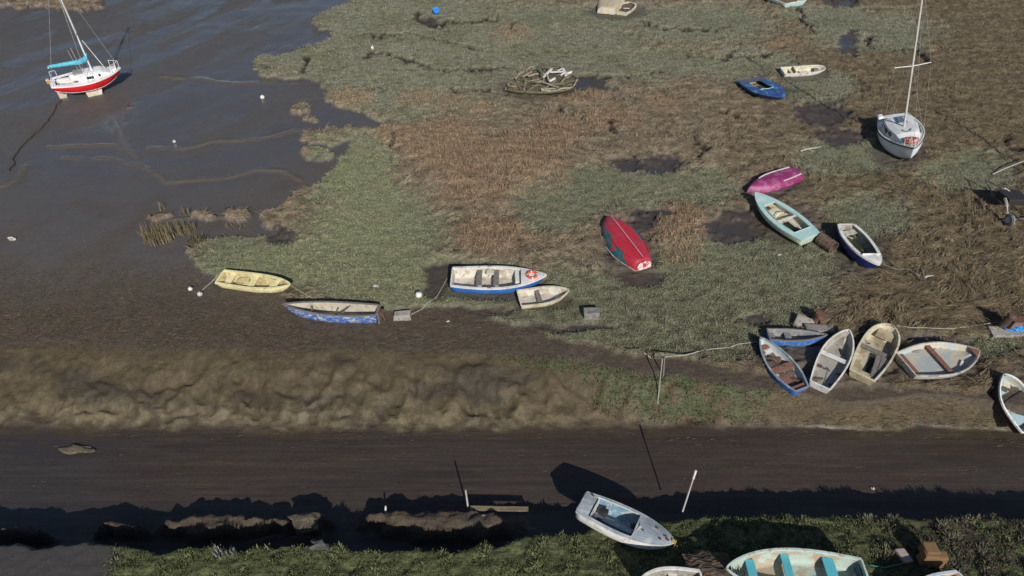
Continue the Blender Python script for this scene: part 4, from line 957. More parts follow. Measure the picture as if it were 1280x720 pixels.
link('yellow_painter', bm, paint('yellow_rope', (.45, .32, .06), None, 0, .8), r)
cy = paint('turquoise_thwart', (.09, .42, .50), (.12, .42, .48), .25, .4, 3, .12); cyin = paint('worn_cyan_inside', (.40, .50, .44), (.40, .33, .24), .45, .55, 1.6, .2, (1, 2, 2))
h, r = make_boat('rowing_boat', 'large open boat cut by the bottom edge with bright turquoise thwarts', 'rowing boat', ((908.6, 708.5), (1081.5, 697), (1089, 738), (990, 690), (993, 752)), .66, .78, .70,
                 paint('pale_cyan_side', (.35, .55, .55), (.45, .45, .38), .3, .5), mudbot, cyin, paint('pale_rail', (.52, .60, .56), (.4, .36, .28), .3, .5), gz_=.05, p=2.2, q=.8, tm=.45, floor=.12, rail=(.02, .045, .015, .05))
thwart(h, .80, .52, .26, .04, cy, r, 'bow_seat'); thwart(h, .53, .46, .24, .04, cy, r); thwart(h, .22, .46, .32, .04, cy, r); bm = BM()
tube(bm, [(h.x(.2), .5, .62), (h.x(.14), .55, .6), (h.x(.1), .45, .5), (h.x(.06), .5, .5)], .012, 5); link('green_line', bm, ropeg, r)
bm = BM()
for k in range(5): tube(bm, [(h.x(.86 + .02 * k) , .15 * math.sin(k * 2.1 + a), .55 + .04 * math.cos(a * 1.3 + k)) for a in [q * .6 for q in range(7)]], .012, 5)
link('coiled_line', bm, black, r)
bm = BM(); box(bm, (h.x(.02), 0, .42), (.06, h.Wt * .8, .3)); link('blue_transom_inside', bm, paint('dark_teal', (.03, .12, .16), None, 0, .5), r)
h, r = make_boat('rowing_boat', 'white boat mostly below the bottom edge, left of the turquoise-seated boat', 'rowing boat', ((798, 727), (866, 712), (893, 742), (826, 718), (845, 760)), .72, .84, .76,
                 white, mudbot, greyin, white, gz_=.05, p=2.2, q=.8, tm=.45, floor=.12, rail=(.025, .05, .02, .05)); thwart(h, .4, .45, .25, .04, white, r)
h, r = make_boat('rowing_boat', 'boat with white rim and peach inside just showing at the bottom edge', 'rowing boat', ((1140, 770), (1197, 712), (1208, 722), (1160, 724), (1200, 765)), .6, .7, .64,
                 white, mudbot, paint('peach_inside', (.60, .38, .26), (.5, .4, .3), .3, .5), paint('pale_blue_rim', (.50, .58, .62), None, 0, .45), gz_=.05, p=2.4, q=.8, tm=.5, floor=.12, rail=(.02, .06, .02, .05)); deck(h, 0, .12, paint('peach_inside'), r, 'aft_deck', crown=.02) if 0 else None
thwart(h, .2, .5, .3, .03, paint('peach_inside', 0), r)

# ------------------------------------------------------------------ yachts
steel = metal('mast_alloy', (.62, .62, .62), .4); glass = paint('dark_window', (.015, .02, .03), None, 0, .1, 3, 0); gel = paint('gelcoat', (.78, .78, .78), (.6, .6, .58), .12, .3, 2, .08)
def cabin(h, root, t0, t1, hgt, wfrac, m, name='cabin', z0=.02):
    bm = BM(); n = 8; rows = []
    for i in range(n + 1):
        t = t0 + (t1 - t0) * i / n; u = i / n; w = min(h.w(t) * wfrac, h.w(t) - .12); hh = hgt * min(1, (1 - u) * 3.2 + .12) if u > .6 else hgt
        z = h.zg(t) + z0; x = h.x(t)
        rows.append([bm.verts.new(c) for c in ((x, w, z), (x, w * .86, z + hh * .85), (x, w * .5, z + hh), (x, -w * .5, z + hh), (x, -w * .86, z + hh * .85), (x, -w, z))])
    for i in range(n):
        for j in range(5): bm.faces.new((rows[i][j], rows[i][j + 1], rows[i + 1][j + 1], rows[i + 1][j]))
    bm.faces.new(rows[0]); bm.faces.new(rows[-1][::-1]); return link(name, bm, m, root)
def railing(h, root, ts, hgt, m, name):
    for sd in (1, -1):
        bm = BM(); top = []
        for t in ts:
            x, y, z = h.x(t), sd * max(.0, h.w(t) - .06), h.zg(t); tube(bm, [(x, y, z), (x, y, z + hgt)], .014, 5); top.append((x, y, z + hgt))
        if len(top) > 1: tube(bm, top, .014, 5)
        link(name, bm, m, root)
# red and white bilge-keel yacht on the far mud
bowp, stp = (150, 83.5), (63.5, 104)
zb, zs, H = 1.30, 1.08, 1.08
g0 = float(gz(*atg(105, 122)[:2]))
def A2(p, hh): q = at(p[0], p[1], g0 + hh); return Vector((q[0], q[1], g0))
Bw, Sm = A2(bowp, zb), A2(stp, zs); d = Bw - Sm; L = d.length; yaw = math.atan2(d.y, d.x)
root = thing('sailing_yacht', 'red and white sailing yacht standing on two pale bilge keels on the wet mud', 'yacht', (Bw + Sm) / 2, (R(4), R(1), yaw), 'masted yachts')
kz = .38
class YH(Hull):
    def zk(h, t): return kz + (.0 if t < .35 else .0) + .42 * max(0, (t - .6) / .4) ** 2 + .30 * max(0, (.35 - t) / .35) ** 2
h = YH(L, 2.0, 1.25, H, zb, zs, p=2.2, q=.9, tm=.45, rake=.10, tip=.02)
redp = paint('glossy_red', (.62, .012, .02), None, 0, .3, 3, .06)
bm = hull_mesh(h, .44, closed=True); hm = link('hull', bm, [redp, paint('grey_blue_antifoul', (.10, .12, .16), (.2, .2, .22), .3, .6)], root)
link('white_rub_rail', rail_mesh(h, .015, .10, .03, .05), gel, root)
for o in (hm,): pass
bm = BM(); T = [i / 16 for i in range(17)]
for sd in (1, -1):
    A_ = [h.outer(t, .45) for t in T]; strip(bm, [(a[0], sd * (a[1] + .012), a[2] + .03) for a in A_], [(a[0], sd * (a[1] - .03), a[2] + .02) for a in A_], .035)
link('boot_stripe', bm, gel, root)
deck(h, .40, 1, gel, root, 'foredeck', crown=.05); deck(h, 0, .06, gel, root, 'aft_deck', crown=.02); deck(h, .06, .40, gel, root, 'side_deck', inner=lambda t: h.w(t) - .25)
bm = BM(); w0 = h.w(.2) - .28; box(bm, ((h.x(.06) + h.x(.4)) / 2, 0, H - .4), (h.x(.4) - h.x(.06), 2 * w0 + .05, .04)); link('cockpit_floor', bm, paint('cockpit_grey', (.35, .33, .32), None, 0, .6), root)
for sd in (1, -1): bm = BM(); box(bm, (h.x(.23), sd * (w0 - .1), H - .22), (h.L * .32, .26, .3), bev=.02); link('cockpit_seat', bm, gel, root)
cb = cabin(h, root, .38, .84, .36, .66, gel)
for sd in (1, -1):
    for (ta, tb, nm) in ((.50, .60, 'cabin_window'), (.67, .70, 'porthole')):
        bm = BM(); tm_ = (ta + tb) / 2; w_ = min(h.w(tm_) * .66, h.w(tm_) - .12) * .945
        box(bm, (h.x(tm_), sd * w_, h.zg(tm_) + .18), ((tb - ta) * h.L, .05, .16), Euler((sd * -.22 * -1, 0, 0)), bev=.02); link(nm, bm, glass, cb)
bm = BM(); box(bm, (h.x(.40), 0, H + .42), (.55, .6, .05), bev=.02); link('sliding_hatch', bm, paint('grey_hatch', (.30, .30, .28), None, 0, .5), cb)
bm = BM(); box(bm, (h.x(.33), .05, H + .12), (.5, .55, .4), Euler((0, .3, .2)), bev=.1, jit=.05); link('white_sail_bag', bm, gel, root, smooth=True)
bm = BM(); box(bm, (h.x(.40), 0, H + .18), (.03, .5, .45), Euler((0, -.2, 0)), bev=.01); link('companionway_board', bm, paint('beige_board', (.42, .38, .28), None, 0, .6), root)
for i, sd in enumerate((1, -1)):
    bm = BM(); xk = h.x(.53)
    vs = [(xk - .55, sd * .45, kz + .2), (xk + .5, sd * .45, kz + .2), (xk + .32, sd * .62, -.06), (xk - .45, sd * .62, -.06)]
    a = [bm.verts.new((x, y - .05, z)) for x, y, z in vs]; b = [bm.verts.new((x, y + .05, z)) for x, y, z in vs]
    bm.faces.new(a); bm.faces.new(b[::-1]); [bm.faces.new((a[k], b[k], b[(k + 1) % 4], a[(k + 1) % 4])) for k in range(4)]
    link('bilge_keel', bm, paint('keel_cream', (.52, .48, .38), (.35, .33, .28), .3, .6), root)
bm = BM(); xr_ = h.x(.02); vs = [(xr_ - .02, .95), (xr_ + .42, .72), (xr_ + .55, .6), (xr_ + .42, -.05), (xr_ + .02, -.05)]
a = [bm.verts.new((x, -.04, z)) for x, z in vs]; b = [bm.verts.new((x, .04, z)) for x, z in vs]; bm.faces.new(a); bm.faces.new(b[::-1]); [bm.faces.new((a[k], b[k], b[(k + 1) % 5], a[(k + 1) % 5])) for k in range(5)]
link('rudder', bm, paint('keel_cream', 0), root)
mx = h.x(.60); mh = 6.6
bm = BM(); tube(bm, [(mx, 0, h.zg(.6) + .3), (mx - .05, 0, h.zg(.6) + mh)], .05, 8, .04); link('mast', bm, paint('white_mast', (.72, .72, .72), None, 0, .35, 3, 0), root)
bm = BM(); tube(bm, [(mx, -.5, 3.9), (mx, .5, 3.9)], .018, 5); link('spreader', bm, steel, root)
bz = h.zg(.6) + 1.0
bm = BM(); tube(bm, [(mx, 0, bz), (mx - 2.25, 0, bz - .05)], .03, 6); link('boom', bm, steel, root)
bm = BM(); P = []
prof_ = [(.1, .45, .10), (.02, .2, .17), (-.15, .08, .19), (-.5, -.02, .16), (-1.0, .0, .14), (-1.6, 0, .12), (-2.1, 0, .10), (-2.25, 0, .05)]
rings = []
for (dx, dz_, rr) in prof_:
    rings.append([bm.verts.new((mx + dx, math.cos(a) * rr * .6, bz + dz_ + math.sin(a) * rr * (1 + .12 * math.sin(3 * a + dx * 7)))) for a in [2 * math.pi * k / 10 for k in range(10)]])
for i in range(len(rings) - 1):
    for k in range(10): bm.faces.new((rings[i][k], rings[i][(k + 1) % 10], rings[i + 1][(k + 1) % 10], rings[i + 1][k]))
bm.faces.new(rings[0]); bm.faces.new(rings[-1][::-1]); link('sail_cover', bm, paint('light_blue_canvas', (.06, .40, .55), (.12, .5, .6), .4, .8, 5, .1), root, smooth=True)
top = (mx - .05, 0, h.zg(.6) + mh)
for nm, e in (('forestay', (h.x(.985), 0, h.zg(1))), ('backstay', (h.x(.01), 0, h.zg(0)))): bm = BM(); tube(bm, [top, e], .012, 4); link(nm, bm, steel, root)
for sd in (1, -1):
    for dx in (0, -.3): bm = BM(); tube(bm, [(mx - .03, 0, h.zg(.6) + mh * .97), (mx + dx, sd * .5 if dx == 0 else sd * .3, 3.9 if dx == 0 else 3.0), (mx + dx - .1, sd * (h.w(.56) - .05), h.zg(.56))], .009, 4); link('shroud', bm, steel, root)
bm = BM(); tube(bm, [(mx + .15, 0, bz + 1.3), (h.x(.80), 0, h.zg(.8) + .1)], .02, 5); link('spinnaker_pole', bm, gel, root)
railing(h, root, (.86, .93, .985), .5, gel, 'bow_rail'); railing(h, root, (.02, .10), .45, gel, 'stern_rail')
bm = BM(); box(bm, (h.x(.90), 0, h.zg(.9) + .12), (.34, .5, .12), Euler((0, -.25, 0)), bev=.03); link('anchor_locker', bm, gel, root)
for (tx, y, hh) in ((.42, .35, 1.7), (.48, -.1, 2.0)): bm = BM(); tube(bm, [(h.x(tx), y, H + .1), (h.x(tx) - .12, y, H + hh)], .018, 5); link('aerial_pole', bm, steel, root)
bm = BM(); box(bm, (h.x(0) - .06, .2, H - .25), (.10, .3, .3), bev=.03); box(bm, (h.x(0) - .14, .2, H + .05), (.2, .22, .3), bev=.05); link('outboard_bracket', bm, paint('orange_trim', (.5, .2, .06), (.6, .5, .4), .4, .5), root)
# white yacht on the straw, bow towards the viewer
zb, zs, H = 1.22, .98, .96
P0 = atg(1128, 180)
g0 = P0.z; Bw, Sm = A2((1143.5, 186.5), zb - .1), A2((1116, 143), zs); d = Bw - Sm; L = d.length; yaw = math.atan2(d.y, d.x)
print('white yacht L', L, 'yaw', math.degrees(yaw)); nrm = Vector((-d.y, d.x, 0)) / L
root = thing('sailing_yacht', 'white sailing yacht leaning on the brown straw with a tall bare mast', 'yacht', (Bw + Sm) / 2 + nrm * math.sin(R(14)) * 1.0, (R(14), 0, yaw), 'masted yachts')
kz = -.10
h = YH(L, 2.25, 1.5, H, zb, zs, p=1.75, q=.95, tm=.42, rake=.10, tip=.02)
wh_ = paint('pale_blue_white_hull', (.70, .75, .80), (.58, .6, .6), .15, .35, 2, .08)
link('hull', hull_mesh(h, .35, closed=True), [wh_, paint('dark_antifoul', (.08, .10, .13), (.15, .15, .15), .3, .6)], root)
dk = paint('yellowish_deck', (.52, .52, .36), (.62, .62, .58), .4, .5, 3, .2); teak = paint('dark_rub_rail', (.05, .045, .04), None, 0, .6)
link('rub_rail', rail_mesh(h, .03, .02, .0, .06), teak, root); link('toe_rail', rail_mesh(h, -.01, .06, .05, .0), gel, root)
deck(h, .30, 1, dk, root, 'foredeck', crown=.05); deck(h, 0, .06, gel, root, 'aft_deck', crown=.02); deck(h, .06, .30, gel, root, 'side_deck', inner=lambda t: h.w(t) - .3)
bm = BM(); box(bm, ((h.x(.06) + h.x(.3)) / 2, 0, H - .4), (h.x(.3) - h.x(.06), 1.4, .04)); link('cockpit_floor', bm, paint('cockpit_grey', 0), root)
cb = cabin(h, root, .24, .84, .42, .78, gel)
for sd in (1, -1):
    for ta in (.34, .46, .57):
        w_ = min(h.w(ta) * .78, h.w(ta) - .12) * .945; bm = BM(); box(bm, (h.x(ta), sd * w_, h.zg(ta) + .2), (.36, .05, .18), Euler((sd * .22, 0, 0)), bev=.02); link('cabin_window', bm, glass, cb)
bs = paint('blue_grey_stripe', (.13, .20, .26), None, 0, .5)
for y in (-.48, -.26, .26, .48): bm = BM(); box(bm, (h.x(.42), y, H + .47 - abs(y) * .16), (1.6, .045, .035)); link('grab_rail', bm, bs, cb)
bm = BM(); box(bm, (h.x(.34), 0, H + .48), (.7, .34, .06), bev=.02); link('sliding_hatch', bm, bs, cb)
bm = BM(); tube(bm, [(h.x(.62) + .22 * math.cos(a), .22 * math.sin(a), h.zg(.62) + .47) for a in [math.pi * k / 8 - math.pi / 2 for k in range(9)]], .022, 5); link('deck_hoop', bm, paint('dark_hoop', (.04, .04, .04), None, 0, .5), cb)
bm = BM()
for k in range(9):
    ra = random.uniform(.14, .30); cx_, cy_ = h.x(.85) + random.uniform(-.08, .08), random.uniform(-.1, .1)
    tube(bm, [(cx_ + ra * .8 * math.cos(a), cy_ + ra * 1.2 * math.sin(a), h.zg(.85) + .16 + .02 * k + .03 * math.sin(3 * a + k)) for a in [2 * math.pi * q / 12 for q in range(12)]], .028, 5, closed=True)
link('red_rope_heap', bm, paint('red_rope', (.42, .06, .045), (.65, .5, .45), .4, .8, 9, .1), root, smooth=True)
mx = h.x(.52); mh = 7.6; mb_ = h.zg(.52) + .4
bm = BM(); tube(bm, [(mx, 0, mb_), (mx, 0, mb_ + mh)], .055, 8, .045); link('mast', bm, paint('grey_white_mast', (.55, .54, .50), None, 0, .4, 3, .1), root)
bm = BM(); tube(bm, [(mx, -.85, mb_ + 3.6), (mx, 0, mb_ + 3.55), (mx, .85, mb_ + 3.6)], .022, 5); link('spreader', bm, gel, root)
top = (mx, 0, mb_ + mh)
for nm, e in (('forestay', (h.x(.985), 0, h.zg(1))), ('backstay', (h.x(.01), 0, h.zg(0)))): bm = BM(); tube(bm, [top, e], .008, 4); link(nm, bm, steel, root)
for sd in (1, -1): bm = BM(); tube(bm, [top, (mx, sd * .85, mb_ + 3.6), (mx - .1, sd * (h.w(.5) - .05), h.zg(.5))], .008, 4); link('shroud', bm, steel, root)
for sd in (1, -1): bm = BM(); tube(bm, [(mx, 0, mb_ + 3.5), (mx - .4, sd * (h.w(.45) - .05), h.zg(.45))], .007, 4); link('shroud', bm, steel, root)
railing(h, root, (.88, .96), .4, gel, 'bow_rail')
bm = BM(); box(bm, (h.x(.08), -h.w(.08) + .1, H + .18), (.45, .3, .22), bev=.09); link('white_fender', bm, gel, root, smooth=True)
bm = BM(); vs = [(h.x(.35), .3), (h.x(.7), .3), (h.x(.62), -.12), (h.x(.42), -.12)]
a = [bm.verts.new((x, -.05, z)) for x, z in vs]; b = [bm.verts.new((x, .05, z)) for x, z in vs]; bm.faces.new(a); bm.faces.new(b[::-1]); [bm.faces.new((a[k], b[k], b[(k + 1) % 4], a[(k + 1) % 4])) for k in range(4)]
link('keel', bm, paint('dark_antifoul', 0), root)

# ------------------------------------------------------------------ small things
def buoy(px, py, rad, m, label, grp='small white buoys'):
    p = atg(px, py, rad * .8); bm = BM(); bmesh.ops.create_uvsphere(bm, u_segments=16, v_segments=10, radius=rad)
    o = thing('mooring_buoy', label, 'buoy', (p.x, p.y, p.z + rad * .85), (.3, .2, 0), grp); link('float', bm, m, o, smooth=True)
    bm = BM(); tube(bm, [(.05 * math.cos(a), 0, rad + .03 + .05 * math.sin(a)) for a in [2 * math.pi * k / 8 for k in range(8)]], .012, 5, closed=True); link('eye', bm, galv, o)
buoy(523.5, 368.5, .15, white, 'round white buoy on the mud left of the blue and white boat')
buoy(238, 361, .10, white, 'leftmost small white buoy on the mud near the yellow dinghy')
buoy(250, 367.5, .12, white2, 'greyish buoy at the end of the yellow dinghy rope')
buoy(328, 121.5, .14, white, 'white buoy alone on the dark mud above the pale tuft')
buoy(218, 177, .10, white2, 'tiny pale buoy on the wet mud below the red yacht')
def block(px, py, s, rz, m, label, name='concrete_block', cat='concrete block', grp='concrete mooring blocks', jit=.04, tilt=(0, 0), dz=.0):
    p = atg(px, py); bm = BM(); box(bm, (0, 0, s[2] / 2 + dz), s, bev=.03, jit=jit)
    o = link(name, bm, m, loc=p); o.rotation_euler = (tilt[0], tilt[1], rz); return tag(o, label, cat, grp)
conc = paint('pale_concrete', (.33, .31, .28), (.22, .20, .17), .35, .85, 5, .3); conc2 = paint('grey_concrete', (.24, .23, .22), (.16, .15, .13), .35, .85, 5, .35)
block(503, 397, (.70, .35, .26), .05, conc, 'pale flat concrete block just right of the peeling blue boat')
block(739, 395, (.66, .38, .36), .0, conc2, 'grey concrete block alone on the grass below the red upturned boat')
bm = BM(); box(bm, (0, 0, .3), (.42, .3, .16), bev=.02)
# bollard blocks
def bollard(px, py, label, r=.2, hgt=.55, sc=1.0, tilt=(.1, .2), m=rust):
    p = atg(px, py); o = thing('mooring_bollard', label, 'bollard', p, (tilt[0], tilt[1], 0), 'rusty mooring bollards')
    bm = BM(); bmesh.ops.create_cone(bm, segments=18, radius1=r, radius2=r * .92, depth=hgt, cap_ends=True, matrix=Matrix.Translation((0, 0, hgt / 2 - .05))); link('post', bm, m, o)
    bm = BM(); bmesh.ops.create_cone(bm, segments=18, radius1=r * 1.2, radius2=r * 1.1, depth=.08, cap_ends=True, matrix=Matrix.Translation((0, 0, hgt - .03))); link('cap', bm, m, o)
    return o
block(1003, 406, (.75, .62, .22), -.5, conc, 'pale tilted slab beside the rusty bollard behind the skiff', 'stone_slab', 'stone slab', 'pale stone slabs by the bollards', tilt=(.35, .2))
block(1023, 412, (1.1, .4, .14), -.1, conc2, 'low grey slab under the bow of the blue-sided skiff', 'stone_slab', 'stone slab', 'pale stone slabs by the bollards')
bollard(1018, 402, 'squat rusty bollard behind the blue-sided skiff', .19, .5)
block(1026, 402, (.5, .35, .28), .4, paint('brown_stone', (.16, .10, .06), (.1, .07, .05), .4, .9, 4, .3), 'brown rusty lump right of the squat bollard', 'rusty_lump', 'rusty lump', None, .06)
block(1262, 417, (1.7, .45, .16), .02, conc, 'long pale slab at the right edge under the blue rope heap', 'stone_slab', 'stone slab', 'pale stone slabs by the bollards')
p = atg(1262, 412); o = thing('rusty_box', 'rusty square box standing on the pale slab at the right edge', 'box', (p.x, p.y, p.z + .1), (.05, .0, .05)); bm = BM(); box(bm, (0, 0, .25), (.42, .34, .5), bev=.015); link('body', bm, paint('rusty_orange_box', (.27, .15, .09), (.16, .09, .06), .4, .8, 4, .3), o)
bm = BM(); box(bm, (0, 0, .515), (.46, .38, .04), bev=.01); link('lid', bm, rust, o)
bollard(1250, 409, 'dark round bollard left of the rusty square box', .17, .75, m=paint('dark_rust', (.08, .05, .04), (.2, .12, .08), .3, .8))
p = atg(1274, 408, .25); bm = BM()
for k in range(16):
    ra = random.uniform(.08, .3); cx_, cy_ = random.uniform(-.28, .3), random.uniform(-.1, .1)
    tube(bm, [(cx_ + ra * 1.2 * math.cos(a), cy_ + ra * .6 * math.sin(a), .03 + .015 * k + .04 * math.sin(2 * a + k)) for a in [2 * math.pi * q / 12 for q in range(12)]], .03, 5, closed=True)
tag(link('rope_heap', bm, paint('bright_blue_rope', (.02, .22, .62), (.1, .4, .75), .4, .7, 9, .05), smooth=True, loc=(p.x, p.y, p.z + .16)), 'heap of bright blue rope on the pale slab at the right edge', 'rope heap')
# barrel
p = atg(1033, 305, .2); o = thing('rusty_drum', 'rusty open drum lying between the turquoise and the navy dinghies', 'drum', (p.x, p.y, p.z + .26), (0, R(90), R(-62)))
bm = BM(); rr = .29
for i in range(24):
    pass
ro = []
for (z, q) in ((-.42, rr), (-.2, rr), (-.19, rr + .015), (-.17, rr), (.17, rr), (.19, rr + .015), (.21, rr), (.42, rr), (.42, rr - .03), (-.36, rr - .03)):
    ro.append([bm.verts.new((q * math.cos(2 * math.pi * k / 24), q * math.sin(2 * math.pi * k / 24), z)) for k in range(24)])
for i in range(len(ro) - 1):
    for k in range(24): bm.faces.new((ro[i][k], ro[i][(k + 1) % 24], ro[i + 1][(k + 1) % 24], ro[i + 1][k]))
bm.faces.new(ro[0][::-1]); bm.faces.new(ro[-1]); link('body', bm, paint('drum_rust', (.17, .115, .085), (.11, .07, .05), .5, .85, 4, .4), o)
# posts
def post(px, py, tx, ty, hgt, rad, m, label, tip=None, grp='mooring posts by the channel', zb=None, cat='post', name='mooring_post'):
    b = atg(px, py) if zb is None else Vector(at(px, py, zb)); t = Vector(at(tx, ty, b.z + hgt)); d = t - b
    o = thing(name, label, cat, b, (0, 0, 0), grp); bm = BM(); tube(bm, [(-d * .12), d * (.78 if tip else 1)], rad, 7, rad * .8); link('shaft', bm, m, o)
    if tip: bm = BM(); tube(bm, [d * .775, d], rad * 1.25, 7, rad * 1.25); link('white_tip', bm, tip, o)
    return b, t
b1, t1 = post(855, 634, 870, 588, 1.35, .028, paint('pale_post', (.45, .43, .40), None, 0, .7), 'tall thin white-tipped pole on the grassy bank edge right of the white dinghy', white, zb=-.35)
post(585, 634, 582, 613, .95, .035, paint('pale_post', 0), 'short pale post standing at the left end of the plank in the channel', None, zb=-1.0)
post(482, 640, 482, 633, .25, .04, white, 'stub of white post on the mud hump in the channel', None, zb=-1.05)
b2, t2 = post(822, 504, 828, 448, 1.75, .028, paint('weathered_pole', (.30, .29, .26), (.2, .19, .16), .3, .8), 'weathered pole leaning on the far bank with ropes tied to it', None)
b3, t3 = post(829, 470, 831, 446, .85, .032, wood_grey, 'thicker short grey stake beside the leaning weathered pole', None)
p = Vector(at(624, 636, -.95)); bm = BM(); box(bm, (0, 0, 0), (1.95, .16, .07), Euler((0, 0, -.02)), bev=.01, jit=.01); tag(link('timber_plank', bm, paint('yellowish_wood', (.22, .18, .10), (.15, .12, .08), .4, .8, 3, .3, (1, 5, 5), grain=.4), loc=p), 'long pale timber plank bridging the shadowed channel mud', 'plank')
for (px, py, l, a, s) in ((603, 645, .4, .3, .05), (612, 650, .5, .6, .07), (598, 642, .3, -.6, .04)):
    p = Vector(at(px, py, -.85)); bm = BM(); box(bm, (0, 0, 0), (l, s, s), Euler((.1, .1, a)), bev=.01, jit=.015)
    tag(link('broken_stick', bm, wood_grey, loc=p), 'pale broken stick in the small pile on the channel mud hump under the plank', 'stick', 'pile of broken sticks')
# ropes
rope('mooring_rope', [(281, 338), (266, 352), (250, 366)], .022, ropel, 'pale rope from the yellow dinghy stern to the greyish buoy', n=20, wob=.02)
rope('mooring_rope', [(363.5, 357), (378, 366), (397, 377)], .022, ropel, 'rope running from the yellow dinghy bow to behind the peeling blue boat', n=20, wob=.03)
rope('mooring_rope', [(561, 345), (546, 372), (528, 387), (505, 398)], .02, ropel, 'pale rope from the blue and white boat stern down to the flat block', n=30, wob=.04)
rope('mooring_rope', [(830, 447), (870, 440), (905, 435), (945, 428)], .028, ropel, 'thick pale rope from the leaning pole to the boats in the cluster', n=40, wob=.05, sag=.1, ends={0: t3})
rope('mooring_rope', [(829, 450), (815, 449), (803, 441)], .025, ropel, 'short rope end trailing left from the leaning pole', n=20, wob=.05, ends={0: t3})
rope('mooring_rope', [(1120, 408), (1160, 411), (1205, 410), (1226, 406), (1250, 403)], .022, ropel, 'thin pale rope from the tan boat to the dark round bollard', n=60, wob=.05)
rope('mooring_rope', [(75, 126), (62, 150), (30, 180), (22, 190), (12, 215)], .05, ropem, 'long dark chain trailing from the red yacht across the wet mud', 'chain', n=60, wob=.15, off=.01)
rope('mooring_rope', [(1087, 706), (1105, 710), (1125, 706), (1140, 700)], .02, ropeg, 'green rope from the turquoise-seated boat to the brown block', n=30, wob=.04)
rope('mooring_rope', [(1100, 330), (1118, 336), (1135, 338), (1150, 345)], .018, ropel, 'thin rope from the navy dinghy bow to the driftwood heap', n=30, wob=.08)
rope('mooring_rope', [(550, 397), (543, 402), (538, 404)], .02, ropem, 'dark scrap of rope on the mud right of the flat block', n=20, wob=.06)
rope('mooring_rope', [(966, 132), (1000, 128), (1040, 135), (1070, 152)], .015, ropem, 'thin dark rope across the straw towards the white yacht', n=50, wob=.3) if 0 else None
# driftwood
def stick(px, py, qx, qy, rad, m, label, cat='driftwood', name='driftwood_branch', off=.06, off2=None, grp=None):
    a = atg(px, py); b = atg(qx, qy); a.z += off; b.z += off if off2 is None else off2; bm = BM()
    pts = [a.lerp(b, t) - a + Vector((0, 0, .03 * math.sin(5 * t))) for t in [i / 6 for i in range(7)]]; tube(bm, pts, rad, 6, rad * .6)
    return tag(link(name, bm, m, loc=a), label, cat, grp)
pale = paint('bleached_wood', (.42, .40, .36), (.3, .27, .22), .3, .8)
stick(1240, 219, 1284, 205, .035, pale, 'long bleached pole lying in the straw near the right edge', off2=.4)
stick(1000, 190, 1026, 184, .05, pale, 'short bleached branch on the grey-green patch above the magenta hull')
stick(1003, 186, 1018, 190, .03, pale, 'thin twig crossing the short bleached branch above the magenta hull')
stick(1215, 242, 1284, 251, .035, paint('dark_bar', (.02, .018, .016), None, 0, .7), 'long dark bar lying over the straw by the trailer', 'bar', 'iron_bar', .25)
for i, (a, b, c_, d_, lb_) in enumerate(((1140, 342, 1152, 351, 'grey branch'), (1150, 336, 1156, 352, 'upright forked branch'), (1155, 348, 1166, 345, 'pale short log'), (1180, 300, 1190, 302, 'single pale stump'))):
    stick(a, b, c_, d_, .05, pale if i > 1 else wood_grey, lb_ + (' in the driftwood heap right of the navy dinghy' if i < 3 else ' alone in the straw above the driftwood heap'))
stick(1222, 262, 1245, 257, .02, paint('dark_bar', 0), 'thin dark rod in the straw left of the trailer', 'rod', 'iron_rod')
# trailer at the right edge
p = atg(1268, 280); o = thing('boat_trailer', 'old boat trailer with pale wheel at the right edge of the straw', 'trailer', p, (0, 0, R(8)))
fr = paint('trailer_frame', (.10, .095, .09), (.3, .28, .25), .3, .6)
bm = BM(); tube(bm, [(-.5, 0, .3), (1.6, 0, .3)], .045, 6); link('axle', bm, fr, o)
for x in (-.42, 1.5):
    bm = BM(); bmesh.ops.create_cone(bm, segments=20, radius1=.29, radius2=.29, depth=.16, cap_ends=True, matrix=Matrix.Translation((x, 0, .29)) @ Matrix.Rotation(R(90), 4, 'Y')); bmesh.ops.bevel(bm, geom=[e for e in bm.edges if len(e.link_faces) == 2 and e.calc_face_angle(0) > 1], offset=.03, segments=2, affect='EDGES')
    wv = link('wheel', bm, paint('grey_tyre', (.13, .13, .13), (.3, .3, .3), .4, .7), o)
    bm = BM(); bmesh.ops.create_cone(bm, segments=16, radius1=.15, radius2=.15, depth=.18, cap_ends=True, matrix=Matrix.Translation((x, 0, .29)) @ Matrix.Rotation(R(90), 4, 'Y')); link('rim', bm, white2, wv)
for x in (.0, 1.1): bm = BM(); tube(bm, [(x, -.1, .36), (x, 1.8, .42), (.55, 3.2, .45)], .04, 6); link('side_rail', bm, fr, o)
bm = BM(); box(bm, (.55, 1.3, .62), (1.2, .9, .32), Euler((0, .1, 0)), bev=.05); link('black_box', bm, black, o)  # plain black box over the trailer rails
bm = BM(); tube(bm, [(-.42, .5, .75), (-.36, .75, .85), (-.25, .95, .85)], .07, 7); tube(bm, [(-.42, .5, .75), (-.42, .2, .4)], .03, 6); link('mudguard', bm, white2, o)
bm = BM(); tube(bm, [(.35, 1.9, .6), (.7, 1.55, .7), (.3, 1.75, .9), (.35, 1.9, .6)], .025, 5); link('white_bracket', bm, white, o)
# mast standing just outside the right edge; its shadow crosses the straw
p = atg(1306, 222); o = thing('tall_mast', 'tall bare pole standing just outside the right edge of the photo', 'pole', p); bm = BM(); tube(bm, [(0, 0, -.3), (0, 0, 5.2)], .07, 8, .05); link('shaft', bm, steel, o)
bm = BM(); tube(bm, [(0, 0, .1), (-.5, -.5, -.05)], .04, 6); tube(bm, [(0, 0, .1), (.5, -.4, -.05)], .04, 6); tube(bm, [(0, 0, .1), (0, .6, -.05)], .04, 6); link('foot_brace', bm, galv, o)
